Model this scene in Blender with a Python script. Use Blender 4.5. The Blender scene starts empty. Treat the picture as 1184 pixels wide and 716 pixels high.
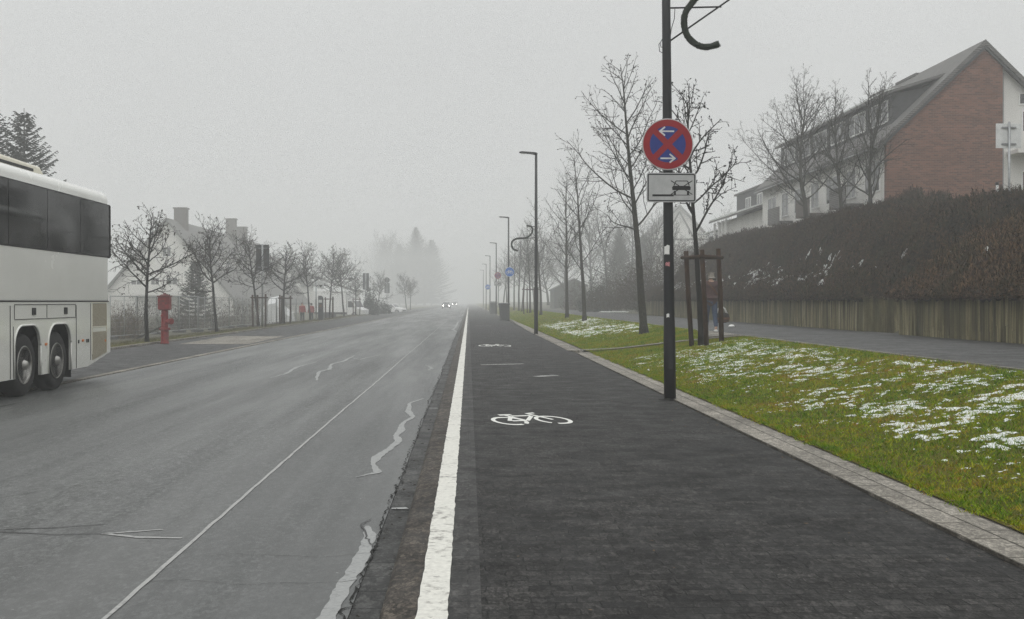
import bpy, bmesh, math, random
import numpy as np
from mathutils import Vector, Matrix, noise as mnoise

random.seed(7)
PI = math.pi
SC = bpy.context.scene
COL = SC.collection
R = math.radians

# ------------------------------------------------------------------ camera
F = 1320.0
CAMZ = 1.45
YAW = math.atan(50.0 / F)
PITCH = math.atan(9.0 / F)
cam_d = bpy.data.cameras.new('camera')
cam = bpy.data.objects.new('camera', cam_d)
COL.objects.link(cam)
cam.location = (0, 0, CAMZ)
cam.rotation_euler = (PI / 2 - PITCH, 0, -YAW)
cam_d.sensor_width = 36
cam_d.lens = 36 * F / 1184
cam_d.clip_end = 3000
SC.camera = cam


def ray(u, v):
    a, b = (u - 592) / F, -(v - 358) / F
    fy = math.cos(PITCH) + b * math.sin(PITCH)
    fz = -math.sin(PITCH) + b * math.cos(PITCH)
    return Vector((a * math.cos(YAW) + fy * math.sin(YAW),
                   -a * math.sin(YAW) + fy * math.cos(YAW), fz))


def G(u, v, z=0.0):
    d = ray(u, v)
    k = (z - CAMZ) / d.z
    return Vector((d.x * k, d.y * k, z))


def at(u, v, Y):
    d = ray(u, v)
    k = Y / d.y
    return Vector((d.x * k, Y, CAMZ + d.z * k))


def atX(u, v, X):
    d = ray(u, v)
    k = X / d.x
    return Vector((X, d.y * k, CAMZ + d.z * k))


# ------------------------------------------------------------------ objects
def tag(o, label=None, cat=None, group=None, kind=None):
    if label: o['label'] = label
    if cat: o['category'] = cat
    if group: o['group'] = group
    if kind: o['kind'] = kind
    return o


def thing(name, label, cat, loc=(0, 0, 0), rz=0.0, group=None):
    o = bpy.data.objects.new(name, None)
    o.empty_display_size = 0.2
    COL.objects.link(o)
    o.location = loc
    o.rotation_euler = (0, 0, rz)
    return tag(o, label, cat, group)


def dup(o, parent=None):
    c = o.copy()
    COL.objects.link(c)
    c.parent = parent
    for ch in list(o.children):
        dup(ch, c)
    return c


class MB:
    def __init__(self):
        self.v, self.f = [], []

    def add(self, vs, fs):
        b = len(self.v)
        self.v.extend([tuple(p) for p in vs])
        self.f.extend([tuple(i + b for i in q) for q in fs])
        return self

    def box(self, c, s, rz=0.0, top=1.0, M=None):
        x, y, z = s[0] / 2, s[1] / 2, s[2] / 2
        vs = [(-x, -y, -z), (x, -y, -z), (x, y, -z), (-x, y, -z),
              (-x * top, -y * top, z), (x * top, -y * top, z), (x * top, y * top, z), (-x * top, y * top, z)]
        if M is None:
            M = Matrix.Translation(c) @ Matrix.Rotation(rz, 4, 'Z')
        vs = [M @ Vector(p) for p in vs]
        return self.add(vs, [(0, 3, 2, 1), (4, 5, 6, 7), (0, 1, 5, 4), (1, 2, 6, 5), (2, 3, 7, 6), (3, 0, 4, 7)])

    def bar(self, a, b, w, h=None):
        a, b = Vector(a), Vector(b)
        h = h or w
        d = b - a
        q = d.to_track_quat('Z', 'Y').to_matrix().to_4x4()
        return self.box(None, (w, h, d.length), M=Matrix.Translation((a + b) / 2) @ q)

    def tube(self, pts, rad, n=8, caps=True):
        pts = [Vector(p) for p in pts]
        if not hasattr(rad, '__len__'):
            rad = [rad] * len(pts)
        rings = []
        up = None
        for i, p in enumerate(pts):
            if i == 0: t = pts[1] - p
            elif i == len(pts) - 1: t = p - pts[i - 1]
            else: t = pts[i + 1] - pts[i - 1]
            if t.length < 1e-9: t = Vector((0, 0, 1))
            t.normalize()
            if up is None:
                up = t.orthogonal().normalized()
            else:
                up = up - t * up.dot(t)
                up = up.normalized() if up.length > 1e-6 else t.orthogonal().normalized()
            s = t.cross(up)
            rings.append([p + (up * math.cos(2 * PI * k / n) + s * math.sin(2 * PI * k / n)) * rad[i] for k in range(n)])
        vs = [q for r in rings for q in r]
        fs = []
        for i in range(len(pts) - 1):
            for k in range(n):
                k2 = (k + 1) % n
                fs.append((i * n + k, i * n + k2, (i + 1) * n + k2, (i + 1) * n + k))
        if caps:
            fs.append(tuple(reversed(range(n))))
            fs.append(tuple(range((len(pts) - 1) * n, len(pts) * n)))
        return self.add(vs, fs)

    def lathe(self, prof, n=24, M=None):
        """prof: (r, z) list around z"""
        M = M or Matrix.Identity(4)
        vs, fs = [], []
        for r, z in prof:
            for k in range(n):
                a = 2 * PI * k / n
                vs.append(M @ Vector((r * math.cos(a), r * math.sin(a), z)))
        for i in range(len(prof) - 1):
            for k in range(n):
                k2 = (k + 1) % n
                fs.append((i * n + k, i * n + k2, (i + 1) * n + k2, (i + 1) * n + k))
        if prof[0][0] > 1e-6: fs.append(tuple(reversed(range(n))))
        if prof[-1][0] > 1e-6: fs.append(tuple(range((len(prof) - 1) * n, len(prof) * n)))
        return self.add(vs, fs)

    def prism(self, poly, a, b, axis='x'):
        """polygon in the plane across axis, extruded between a and b. x: (y,z)  y: (x,z)  z: (x,y)"""
        def P(p, t):
            return {'x': (t, p[0], p[1]), 'y': (p[0], t, p[1]), 'z': (p[0], p[1], t)}[axis]
        n = len(poly)
        vs = [P(p, a) for p in poly] + [P(p, b) for p in poly]
        fs = [tuple(range(n)), tuple(reversed(range(n, 2 * n)))]
        fs += [(i, (i + 1) % n, n + (i + 1) % n, n + i) for i in range(n)]
        return self.add(vs, fs)

    def quad(self, a, b, c, d):
        return self.add([a, b, c, d], [(0, 1, 2, 3)])

    def ribbon(self, pts, w, M=None, closed=False):
        """flat ribbon in the xy plane"""
        pts = [Vector((p[0], p[1], 0)) for p in pts]
        n = len(pts)
        if not hasattr(w, '__len__'): w = [w] * n
        vs = []
        for i, p in enumerate(pts):
            if closed: t = pts[(i + 1) % n] - pts[i - 1]
            else: t = pts[min(i + 1, n - 1)] - pts[max(i - 1, 0)]
            t.normalize()
            s = Vector((-t.y, t.x, 0))
            vs += [p + s * w[i] / 2, p - s * w[i] / 2]
        if M: vs = [M @ q for q in vs]
        m = n if closed else n - 1
        fs = [(2 * i + 1, 2 * ((i + 1) % n) + 1, 2 * ((i + 1) % n), 2 * i) for i in range(m)]
        return self.add(vs, fs)

    def build(self, name, mat, parent=None, smooth=False, bevel=0.0, seg=2, recalc=True):
        me = bpy.data.meshes.new(name)
        me.from_pydata(self.v, [], self.f)
        if recalc:
            bm = bmesh.new(); bm.from_mesh(me)
            bmesh.ops.recalc_face_normals(bm, faces=bm.faces)
            bm.to_mesh(me); bm.free()
        if smooth:
            me.polygons.foreach_set('use_smooth', [True] * len(me.polygons))
        me.materials.append(mat)
        o = bpy.data.objects.new(name, me)
        COL.objects.link(o)
        o.parent = parent
        if bevel:
            b = o.modifiers.new('bevel', 'BEVEL')
            b.width = bevel; b.segments = seg; b.limit_method = 'ANGLE'; b.angle_limit = R(35)
            b.harden_normals = False
            me.polygons.foreach_set('use_smooth', [True] * len(me.polygons))
            w = o.modifiers.new('wn', 'WEIGHTED_NORMAL'); w.keep_sharp = True
        return o


def npmesh(name, verts, faces, mat, parent=None):
    """verts (N,3) array, faces (M,k) array"""
    me = bpy.data.meshes.new(name)
    k = faces.shape[1]
    me.vertices.add(len(verts)); me.vertices.foreach_set('co', verts.astype(np.float32).ravel())
    me.loops.add(faces.size); me.loops.foreach_set('vertex_index', faces.astype(np.int32).ravel())
    me.polygons.add(len(faces))
    me.polygons.foreach_set('loop_start', np.arange(0, faces.size, k, dtype=np.int32))
    me.update(calc_edges=True)
    me.materials.append(mat)
    o = bpy.data.objects.new(name, me)
    COL.objects.link(o)
    o.parent = parent
    return o


# ------------------------------------------------------------------ materials
class NT:
    def __init__(self, name):
        self.m = bpy.data.materials.new(name)
        self.m.use_nodes = True
        self.t = self.m.node_tree
        self.b = self.t.nodes['Principled BSDF']
        self._pos = None

    def n(self, typ, **kw):
        nd = self.t.nodes.new(typ)
        for k, v in kw.items():
            if k in nd.inputs.keys():
                if hasattr(v, 'is_output'): self.t.links.new(v, nd.inputs[k])
                else: nd.inputs[k].default_value = v
            else:
                setattr(nd, k, v)
        return nd

    def link(self, a, b): self.t.links.new(a, b)

    def pos(self):
        if self._pos is None:
            self._pos = self.n('ShaderNodeTexCoord').outputs['Object']
        return self._pos

    def mapped(self, scale=(1, 1, 1), rot=(0, 0, 0), loc=(0, 0, 0)):
        mp = self.n('ShaderNodeMapping')
        self.link(self.pos(), mp.inputs['Vector'])
        mp.inputs['Scale'].default_value = scale
        mp.inputs['Rotation'].default_value = rot
        mp.inputs['Location'].default_value = loc
        return mp.outputs[0]

    def noise(self, scale, detail=4, rough=0.55, vec=None, dist=0.0):
        nd = self.n('ShaderNodeTexNoise', Scale=scale, Detail=detail, Roughness=rough, Distortion=dist)
        self.link(vec or self.pos(), nd.inputs['Vector'])
        return nd.outputs['Fac']

    def cells(self, scale, vec=None):
        nd = self.n('ShaderNodeTexVoronoi', Scale=scale)
        self.link(vec or self.pos(), nd.inputs['Vector'])
        s = self.n('ShaderNodeSeparateColor'); self.link(nd.outputs['Color'], s.inputs[0])
        return s.outputs[0]

    def speckle(self, scales, weights, vec=None):
        """grains of several sizes, 0..1 around one half"""
        acc = None
        for sc, w in zip(scales, weights):
            v = self.math('MULTIPLY', self.cells(sc, vec), w)
            acc = v if acc is None else self.math('ADD', acc, v)
        return acc

    def ramp(self, fac, stops):
        nd = self.n('ShaderNodeValToRGB')
        cr = nd.color_ramp
        while len(cr.elements) < len(stops): cr.elements.new(0.5)
        for e, (p, c) in zip(cr.elements, stops):
            e.position = p
            e.color = (c[0], c[1], c[2], 1) if hasattr(c, '__len__') else (c, c, c, 1)
        self.link(fac, nd.inputs['Fac'])
        return nd.outputs['Color']

    def mix(self, fac, a, b, mode='MIX'):
        nd = self.n('ShaderNodeMix', data_type='RGBA', blend_type=mode)
        for sock, val in ((nd.inputs[0], fac), (nd.inputs[6], a), (nd.inputs[7], b)):
            if hasattr(val, 'is_output'): self.link(val, sock)
            elif hasattr(val, '__len__'): sock.default_value = (val[0], val[1], val[2], 1)
            else: sock.default_value = val
        return nd.outputs[2]

    def math(self, op, a, b=0.0, clamp=False):
        nd = self.n('ShaderNodeMath', operation=op, use_clamp=clamp)
        for s, val in ((nd.inputs[0], a), (nd.inputs[1], b)):
            if hasattr(val, 'is_output'): self.link(val, s)
            else: s.default_value = val
        return nd.outputs[0]

    def sep(self, vec=None):
        nd = self.n('ShaderNodeSeparateXYZ')
        self.link(vec or self.pos(), nd.inputs[0])
        return nd.outputs

    def color(self, c):
        if hasattr(c, 'is_output'): self.link(c, self.b.inputs['Base Color'])
        else: self.b.inputs['Base Color'].default_value = (*c, 1)
        return self

    def rough(self, r):
        if hasattr(r, 'is_output'): self.link(r, self.b.inputs['Roughness'])
        else: self.b.inputs['Roughness'].default_value = r
        return self

    def bump(self, h, strength=0.3, dist=0.01):
        nd = self.n('ShaderNodeBump')
        nd.inputs['Strength'].default_value = strength
        nd.inputs['Distance'].default_value = dist
        self.link(h, nd.inputs['Height'])
        self.link(nd.outputs[0], self.b.inputs['Normal'])
        return self

    def set(self, **kw):
        for k, v in kw.items():
            self.b.inputs[k.replace('_', ' ')].default_value = v
        return self


def simple(name, c, rough=0.6, var=0.25, scale=8.0, metal=0.0, bump=0.0, bscale=None):
    """a plain procedural material: colour varied by noise, slight roughness variation"""
    t = NT(name)
    f = t.noise(scale, 5, 0.6)
    lo = [x * (1 - var) for x in c]; hi = [min(1, x * (1 + var)) for x in c]
    t.color(t.ramp(f, [(0.3, lo), (0.7, hi)]))
    t.rough(t.ramp(t.noise(scale * 3, 3), [(0.3, max(0, rough - .08)), (0.7, min(1, rough + .08))]))
    t.set(Metallic=metal, Specular_IOR_Level=.3)
    if bump: t.bump(t.noise(bscale or scale * 4, 5), bump, 0.01)
    return t.m


M = {}


def make_materials():
    # asphalt -------------------------------------------------------------
    t = NT('asphalt')
    x, y, z = t.sep()[:3]
    fine = t.speckle((85, 48, 27), (.32, .38, .30), t.mapped((1, .5, 1)))
    grit = t.noise(9, 7, 0.85)
    big = t.noise(0.55, 4, 0.6)
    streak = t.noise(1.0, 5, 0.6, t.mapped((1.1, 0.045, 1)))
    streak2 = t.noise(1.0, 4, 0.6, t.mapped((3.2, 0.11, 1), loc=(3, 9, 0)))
    c = t.ramp(fine, [(0.14, (.008, .0085, .008)), (0.50, (.041, .0435, .041)), (0.86, (.150, .155, .150))])
    c = t.mix(0.22, c, t.ramp(grit, [(0.36, (.030, .031, .030)), (0.64, (.145, .150, .146))]))
    # paler streaks: tyre wear, plus the lane's sheen painted into the colour
    wear_sheen = t.math('MULTIPLY', t.ramp(streak, [(0.42, 0.0), (0.62, 1.0)]), 0.60)
    c = t.mix(wear_sheen, c, (0.125, 0.127, 0.125))
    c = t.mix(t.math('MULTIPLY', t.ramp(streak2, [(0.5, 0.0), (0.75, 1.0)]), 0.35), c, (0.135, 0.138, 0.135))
    # the newer, darker strip beside the gutter
    strip = t.math('MULTIPLY', t.math('GREATER_THAN', x, -1.73), 0.33)
    c = t.mix(strip, c, (0.060, 0.063, 0.063))
    c = t.mix(t.math('MULTIPLY', t.ramp(big, [(0.45, 0.0), (0.7, 1.0)]), 0.3), c, (0.06, 0.061, 0.06))
    t.color(c)
    t.rough(t.ramp(t.noise(0.9, 4, 0.6, t.mapped((1, 0.07, 1))), [(0.36, 0.36), (0.66, 0.62)]))
    t.set(Specular_IOR_Level=0.5)
    t.bump(t.math('ADD', t.noise(110, 3, 0.7), t.math('MULTIPLY', grit, 0.6)), 0.55, 0.006)
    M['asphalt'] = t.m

    def paver(name, lo, hi, bw, rh, mortar, msz, rough, bmp=0.5, wob=0.0, dirt=0.4, rot=0, loc=(0, 0, 0), gs=24, spec=0.3, gc=.9):
        t = NT(name)
        vec = t.mapped((1, 1, 1), rot=(0, 0, rot), loc=loc)
        t.set(Specular_IOR_Level=spec)
        if wob:
            nz = t.n('ShaderNodeTexNoise', Scale=5.0, Detail=2.0)
            t.link(vec, nz.inputs['Vector'])
            vm = t.n('ShaderNodeVectorMath', operation='SCALE'); t.link(nz.outputs['Color'], vm.inputs[0]); vm.inputs['Scale'].default_value = wob
            va = t.n('ShaderNodeVectorMath', operation='ADD'); t.link(vec, va.inputs[0]); t.link(vm.outputs[0], va.inputs[1])
            vec = va.outputs[0]
        br = t.n('ShaderNodeTexBrick')
        t.link(vec, br.inputs['Vector'])
        br.inputs['Scale'].default_value = 1.0
        br.inputs['Brick Width'].default_value = bw
        br.inputs['Row Height'].default_value = rh
        br.inputs['Mortar Size'].default_value = msz
        br.inputs['Mortar Smooth'].default_value = 0.6
        br.inputs['Bias'].default_value = 0.0
        br.inputs['Color1'].default_value = (*lo, 1)
        br.inputs['Color2'].default_value = (*hi, 1)
        br.inputs['Mortar'].default_value = (*mortar, 1)
        c = br.outputs['Color']
        g = t.speckle((gs * 4.2, gs * 1.9, gs * .8), (.32, .36, .32), t.mapped((1, .5, 1)))
        c = t.mix(gc, c, t.ramp(g, [(0.14, 0.08), (0.5, 0.78), (0.86, 2.7)]), 'MULTIPLY')
        b = t.noise(0.7, 5, 0.62)
        c = t.mix(dirt, c, t.ramp(b, [(0.3, 0.55), (0.7, 1.45)]), 'MULTIPLY')
        # pale specks: grit and bits of leaf
        vo = t.n('ShaderNodeTexVoronoi', Scale=16.0)
        t.link(t.pos(), vo.inputs['Vector'])
        sp = t.math('LESS_THAN', vo.outputs['Distance'], 0.075)
        sel = t.math('GREATER_THAN', t.noise(9, 2), 0.60)
        c = t.mix(t.math('MULTIPLY', t.math('MULTIPLY', sp, sel), 0.75), c, (0.3, 0.29, 0.27))
        t.color(c)
        t.rough(t.ramp(t.noise(2.5, 4), [(0.3, rough - 0.1), (0.7, rough + 0.12)]))
        h = t.math('ADD', t.math('MULTIPLY', br.outputs['Fac'], -1.0), t.math('MULTIPLY', g, 0.5))
        t.bump(h, bmp, 0.006)
        M[name] = t.m

    paver('cycle_pavers', (0.0115, 0.011, 0.0105), (0.027, 0.0255, 0.024), 0.22, 0.11, (0.007, 0.007, 0.0065), 0.0055, 0.7, 0.7, 0.05, 0.8, gs=30, spec=.20)
    paver('edge_pavers', (0.017, 0.0162, 0.0155), (0.029, 0.0275, 0.026), 0.4, 0.11, (0.016, 0.015, 0.014), 0.008, 0.65, 0.6, 0.0, 0.4)
    paver('kerb_concrete', (0.036, 0.030, 0.024), (0.050, 0.042, 0.034), 2.0, 0.5, (0.02, 0.018, 0.016), 0.006, 0.75, 0.35, 0.0, 0.6)
    paver('gutter_stone', (0.021, 0.021, 0.020), (0.034, 0.034, 0.032), 2.0, 0.33, (0.009, 0.009, 0.009), 0.012, 0.6, 0.5, 0.0, 0.6)
    paver('pale_pavers', (0.17, 0.157, 0.135), (0.225, 0.208, 0.18), 0.5, 0.215, (0.045, 0.040, 0.032), 0.010, 0.9, 0.8, 0.010, 0.8, rot=PI / 2, loc=(0, .0, 0), gs=40, gc=.45)
    paver('bay_pavers', (0.022, 0.022, 0.0215), (0.034, 0.034, 0.033), 0.22, 0.11, (0.015, 0.015, 0.015), 0.006, 0.62, 0.5, 0.0, 0.5)
    paver('path_asphalt', (0.034, 0.034, 0.034), (0.038, 0.038, 0.038), 9, 9, (0.05, 0.05, 0.05), 0.001, 0.6, 0.4, 0.0, 0.6)

    # paint ---------------------------------------------------------------
    def paint(name, col, worn, scale, thr):
        t = NT(name)
        f = t.math('ADD', t.math('MULTIPLY', t.noise(scale, 6, 0.7), 0.7), t.math('MULTIPLY', t.noise(scale * 0.18, 3), 0.3))
        w = t.ramp(f, [(thr - 0.06, 0.0), (thr + 0.05, 1.0)])
        c = t.mix(w, worn, col)
        c = t.mix(0.6, c, t.ramp(t.noise(scale * 2.5, 3), [(0.3, 0.72), (0.7, 1.12)]), 'MULTIPLY')
        t.color(c).rough(0.6)
        t.bump(t.noise(scale * 3, 4), 0.4, 0.004)
        M[name] = t.m
    paint('white_line', (0.61, 0.60, 0.55), (0.16, 0.15, 0.135), 14, 0.415)
    paint('white_symbol', (0.68, 0.68, 0.64), (0.3, 0.3, 0.28), 22, 0.34)
    paint('worn_symbol', (0.42, 0.42, 0.40), (0.06, 0.06, 0.058), 26, 0.49)
    paint('sealant', (0.27, 0.275, 0.27), (0.12, 0.12, 0.12), 16, 0.40)
    paint('sealant_dark', (0.03, 0.03, 0.03), (0.06, 0.06, 0.06), 20, 0.4)
    paint('pale_sealant', (0.33, 0.33, 0.32), (0.15, 0.15, 0.15), 16, 0.42)
    M['crack'] = simple('crack', (0.010, 0.010, 0.009), 0.9)

    # ground and plants -----------------------------------------------------
    t = NT('lawn_soil')
    a = t.noise(1.1, 6, 0.65); b = t.noise(30, 4, 0.7)
    c = t.ramp(a, [(0.3, (0.07, 0.085, 0.012)), (0.5, (0.10, 0.10, 0.018)), (0.7, (0.12, 0.085, 0.024))])
    c = t.mix(0.8, c, t.ramp(b, [(0.3, 0.4), (0.7, 1.4)]), 'MULTIPLY')
    t.color(c).rough(0.95).set(Specular_IOR_Level=0.05); t.bump(b, 0.8, 0.03)
    M['lawn_soil'] = t.m

    t = NT('grass_blade')
    a = t.noise(0.9, 5, 0.65); b = t.speckle((28, 9), (.5, .5))
    c = t.ramp(t.math('ADD', t.math('MULTIPLY', a, 0.62), t.math('MULTIPLY', b, 0.38)),
               [(0.32, (0.040, 0.110, 0.004)), (0.47, (0.145, 0.232, 0.006)), (0.58, (0.26, 0.26, 0.010)), (0.68, (0.27, 0.150, 0.022))])
    t.color(c).rough(0.7).set(Specular_IOR_Level=0.08)
    M['grass_blade'] = t.m

    t = NT('verge_grass')
    t.color(t.ramp(t.noise(3, 4, .7), [(.3, (.040, .048, .012)), (.5, (.075, .07, .022)), (.7, (.10, .075, .035))])).rough(.8)
    M['verge_grass'] = t.m
    t = NT('bank_twig_near')  # redder plants, also lightened in colour to look lit against the far bank
    b = t.noise(9, 3, 0.7); g = t.noise(0.9, 4, 0.6)
    c = t.ramp(b, [(0.36, (0.010, 0.007, 0.004)), (0.5, (0.052, 0.031, 0.018)), (0.64, (0.17, 0.103, 0.058))])
    c = t.mix(t.ramp(g, [(0.5, 0.0), (0.66, 0.6)]), c, (0.024, 0.022, 0.010))
    t.color(c).rough(0.8).set(Specular_IOR_Level=0.06)
    M['bank_twig_near'] = t.m

    t = NT('earth')
    a = t.noise(0.25, 6, 0.65); b = t.noise(9, 4, 0.7)
    c = t.ramp(a, [(0.3, (0.05, 0.052, 0.025)), (0.55, (0.072, 0.066, 0.038)), (0.75, (0.09, 0.088, 0.07))])
    c = t.mix(0.7, c, t.ramp(b, [(0.3, 0.5), (0.7, 1.3)]), 'MULTIPLY')
    t.color(c).rough(0.95); t.bump(b, 0.6, 0.05)
    M['earth'] = t.m

    t = NT('snow')
    c = t.ramp(t.noise(20, 4), [(0.3, (0.56, 0.58, 0.58)), (0.7, (0.80, 0.81, 0.82))])
    c = t.mix(t.ramp(t.noise(34, 4, .7), [(.46, 0.0), (.62, .8)]), c, (.26, .28, .18))      # wet, thin places
    t.color(c).rough(0.7)
    t.set(Subsurface_Weight=0.0)
    t.bump(t.noise(60, 4), 0.5, 0.01)
    M['snow'] = t.m

    t = NT('bank_mass')
    b = t.noise(6, 6, 0.7)
    c = t.ramp(b, [(0.3, (0.004, 0.0035, 0.003)), (0.6, (0.012, 0.009, 0.006)), (0.8, (0.022, 0.014, 0.008))])
    t.color(c).rough(0.95).set(Specular_IOR_Level=0.05); t.bump(b, 1.0, 0.12)
    M['bank_mass'] = t.m

    t = NT('bank_twig')  # brown twigs, with the far bank's shade behind the mound darkened into the colour
    a = t.noise(0.5, 4, 0.6); b = t.noise(9, 3, 0.7); g = t.noise(1.3, 4, 0.6, t.mapped(loc=(7, 3, 1)))
    c = t.ramp(b, [(0.36, (0.004, 0.003, 0.002)), (0.5, (0.021, 0.013, 0.007)), (0.64, (0.088, 0.051, 0.025))])
    c = t.mix(t.ramp(g, [(0.52, 0.0), (0.66, 0.65)]), c, (0.026, 0.028, 0.011))
    c = t.mix(t.ramp(a, [(0.5, 0.0), (0.7, 0.45)]), c, (0.062, 0.034, 0.018))
    t.color(c).rough(0.8).set(Specular_IOR_Level=0.06)
    M['bank_twig'] = t.m

    def bark(name, c0, c1, c2, sc=18):
        t = NT(name)
        b = t.noise(sc, 6, 0.7, t.mapped((1, 1, 0.45)))
        c = t.ramp(b, [(0.3, c0), (0.55, c1), (0.75, c2)])
        t.color(c).rough(0.85).set(Specular_IOR_Level=0.12); t.bump(b, 0.7, 0.01)
        M[name] = t.m
    bark('bark', (0.018, 0.017, 0.014), (0.045, 0.043, 0.036), (0.115, 0.118, 0.098), 26)
    bark('twig', (0.018, 0.016, 0.014), (0.034, 0.030, 0.026), (0.06, 0.054, 0.045), 12)
    bark('wet_twig', (0.007, 0.006, 0.006), (0.013, 0.012, 0.010), (0.03, 0.028, 0.023), 14)
    bark('leaf_brown', (0.012, 0.010, 0.008), (0.024, 0.020, 0.014), (0.05, 0.040, 0.028), 5)
    bark('spruce', (0.012, 0.018, 0.012), (0.028, 0.036, 0.026), (0.05, 0.056, 0.042), 3)
    bark('shrub_twig', (0.03, 0.022, 0.016), (0.06, 0.045, 0.032), (0.10, 0.078, 0.055), 5)
    bark('dry_stalk', (0.08, 0.055, 0.035), (0.13, 0.095, 0.06), (0.18, 0.14, 0.09), 5)
    bark('stake_wood', (0.02, 0.011, 0.007), (0.042, 0.022, 0.013), (0.08, 0.046, 0.026), 9)

    # wall ------------------------------------------------------------------
    t = NT('wall_concrete')
    x, y, z = t.sep()[:3]
    st = t.noise(1.0, 6, 0.68, t.mapped((3.0, 7.5, 0.35)))
    st2 = t.noise(1.0, 3, 0.6, t.mapped((1.0, 1.2, 0.2), loc=(4, 2, 0)))
    fin = t.noise(28, 4, 0.7)
    c = t.ramp(st, [(0.30, (0.022, 0.019, 0.010)), (0.45, (0.085, 0.074, 0.038)), (0.56, (0.20, 0.175, 0.095)), (0.70, (0.40, 0.37, 0.26))])
    c = t.mix(t.ramp(st2, [(0.5, 0.0), (0.68, 0.7)]), c, (0.06, 0.058, 0.028))
    c = t.mix(0.5, c, t.ramp(fin, [(0.3, 0.6), (0.7, 1.3)]), 'MULTIPLY')
    t.color(c).rough(0.85).set(Specular_IOR_Level=0.12); t.bump(t.math('ADD', st, t.math('MULTIPLY', fin, 0.3)), 0.6, 0.02)
    M['wall_concrete'] = t.m

    t = NT('gable_brick')
    sw = t.n('ShaderNodeCombineXYZ')
    x, y, z = t.sep()[:3]
    t.link(x, sw.inputs[0]); t.link(z, sw.inputs[1])
    br = t.n('ShaderNodeTexBrick'); t.link(sw.outputs[0], br.inputs['Vector'])
    for k, v in (('Scale', 1.0), ('Brick Width', 0.25), ('Row Height', 0.083), ('Mortar Size', 0.008), ('Mortar Smooth', 0.3), ('Bias', 0.0)):
        br.inputs[k].default_value = v
    br.inputs['Color1'].default_value = (0.098, 0.043, 0.029, 1)
    br.inputs['Color2'].default_value = (0.205, 0.088, 0.056, 1)
    br.inputs['Mortar'].default_value = (0.17, 0.13, 0.11, 1)
    c = t.mix(0.7, br.outputs['Color'], t.ramp(t.noise(1.0, 5, 0.65, t.mapped((0.5, 1, 2.2))), [(0.3, 0.68), (0.7, 1.3)]), 'MULTIPLY')
    t.color(c).rough(0.85).set(Specular_IOR_Level=0.12); t.bump(t.math('MULTIPLY', br.outputs['Fac'], -1.0), 0.5, 0.01)
    M['gable_brick'] = t.m

    t = NT('render_wall')
    c = t.ramp(t.noise(0.6, 5, 0.6), [(0.3, (0.62, 0.61, 0.58)), (0.7, (0.76, 0.75, 0.72))])
    c = t.mix(t.ramp(t.noise(1.0, 5, 0.6, t.mapped((2.2, 2.2, 0.25))), [(0.55, 0.0), (0.75, 0.4)]), c, (0.40, 0.39, 0.36))
    t.color(c).rough(0.9); t.bump(t.noise(40, 3), 0.3, 0.01)
    M['render_wall'] = t.m

    t = NT('roof_tile')
    x, y, z = t.sep()[:3]
    wv = t.n('ShaderNodeTexWave', wave_type='BANDS', bands_direction='Z', Scale=3.2, Distortion=0.4)
    t.link(t.pos(), wv.inputs['Vector'])
    c = t.ramp(t.noise(3, 5, 0.7), [(0.3, (0.085, 0.082, 0.080)), (0.7, (0.14, 0.133, 0.127))])
    c = t.mix(0.5, c, t.ramp(wv.outputs['Fac'], [(0.0, 0.55), (0.35, 1.15)]), 'MULTIPLY')
    t.color(c).rough(0.8); t.bump(wv.outputs['Fac'], 0.6, 0.03)
    M['roof_tile'] = t.m
    M['slate'] = simple('slate', (0.055, 0.055, 0.058), 0.7, 0.25, 3, bump=0.3)
    M['chimney_brick'] = simple('chimney_brick', (0.10, 0.085, 0.075), 0.85, 0.3, 9, bump=0.4)
    M['timber_dark'] = simple('timber_dark', (0.05, 0.04, 0.034), 0.8, 0.3, 6, bump=0.3)
    M['window_frame'] = simple('window_frame', (0.72, 0.72, 0.70), 0.45, 0.08, 6)
    t = NT('window_glass')
    t.color(t.ramp(t.noise(1.2, 3), [(0.35, (0.018, 0.02, 0.022)), (0.65, (0.05, 0.053, 0.056))])).rough(0.08)
    t.set(Specular_IOR_Level=0.7)
    M['window_glass'] = t.m

    # metals, paint, plastics -------------------------------------------------
    t = NT('anthracite_steel')
    n1 = t.noise(6, 5, 0.65); n2 = t.noise(70, 3, 0.7)
    c = t.ramp(n1, [(0.3, (0.007, 0.0075, 0.009)), (0.7, (0.014, 0.015, 0.017))])
    c = t.mix(t.ramp(n2, [(0.66, 0.0), (0.72, 0.5)]), c, (0.11, 0.11, 0.105))
    c = t.mix(t.ramp(t.noise(1.0, 4, 0.6, t.mapped((9, 9, 0.8))), [(0.58, 0.0), (0.75, 0.35)]), c, (0.05, 0.05, 0.048))
    t.color(c).rough(t.ramp(n1, [(0.3, 0.42), (0.7, 0.6)])); t.set(Specular_IOR_Level=.3)
    M['anthracite_steel'] = t.m
    M['grey_steel'] = simple('grey_steel', (0.24, 0.245, 0.25), 0.45, 0.2, 5, 0.7)
    M['galvanised'] = simple('galvanised', (0.33, 0.34, 0.345), 0.5, 0.25, 12, 0.6)
    M['sign_back'] = simple('sign_back', (0.045, 0.047, 0.05), 0.55, 0.25, 4)
    M['sign_pale'] = simple('sign_pale', (0.60, 0.61, 0.60), 0.5, 0.12, 5)
    M['sign_white'] = simple('sign_white', (0.60, 0.605, 0.60), 0.35, 0.10, 7)
    M['plate_white'] = simple('plate_white', (0.40, 0.405, 0.405), 0.35, 0.14, 6)
    M['sign_rim'] = simple('sign_rim', (0.44, 0.43, 0.43), 0.4, 0.15, 14)
    M['sign_red'] = simple('sign_red', (0.25, 0.004, 0.010), 0.4, 0.12, 9)
    M['sign_blue'] = simple('sign_blue', (0.006, 0.026, 0.19), 0.4, 0.15, 9)
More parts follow.
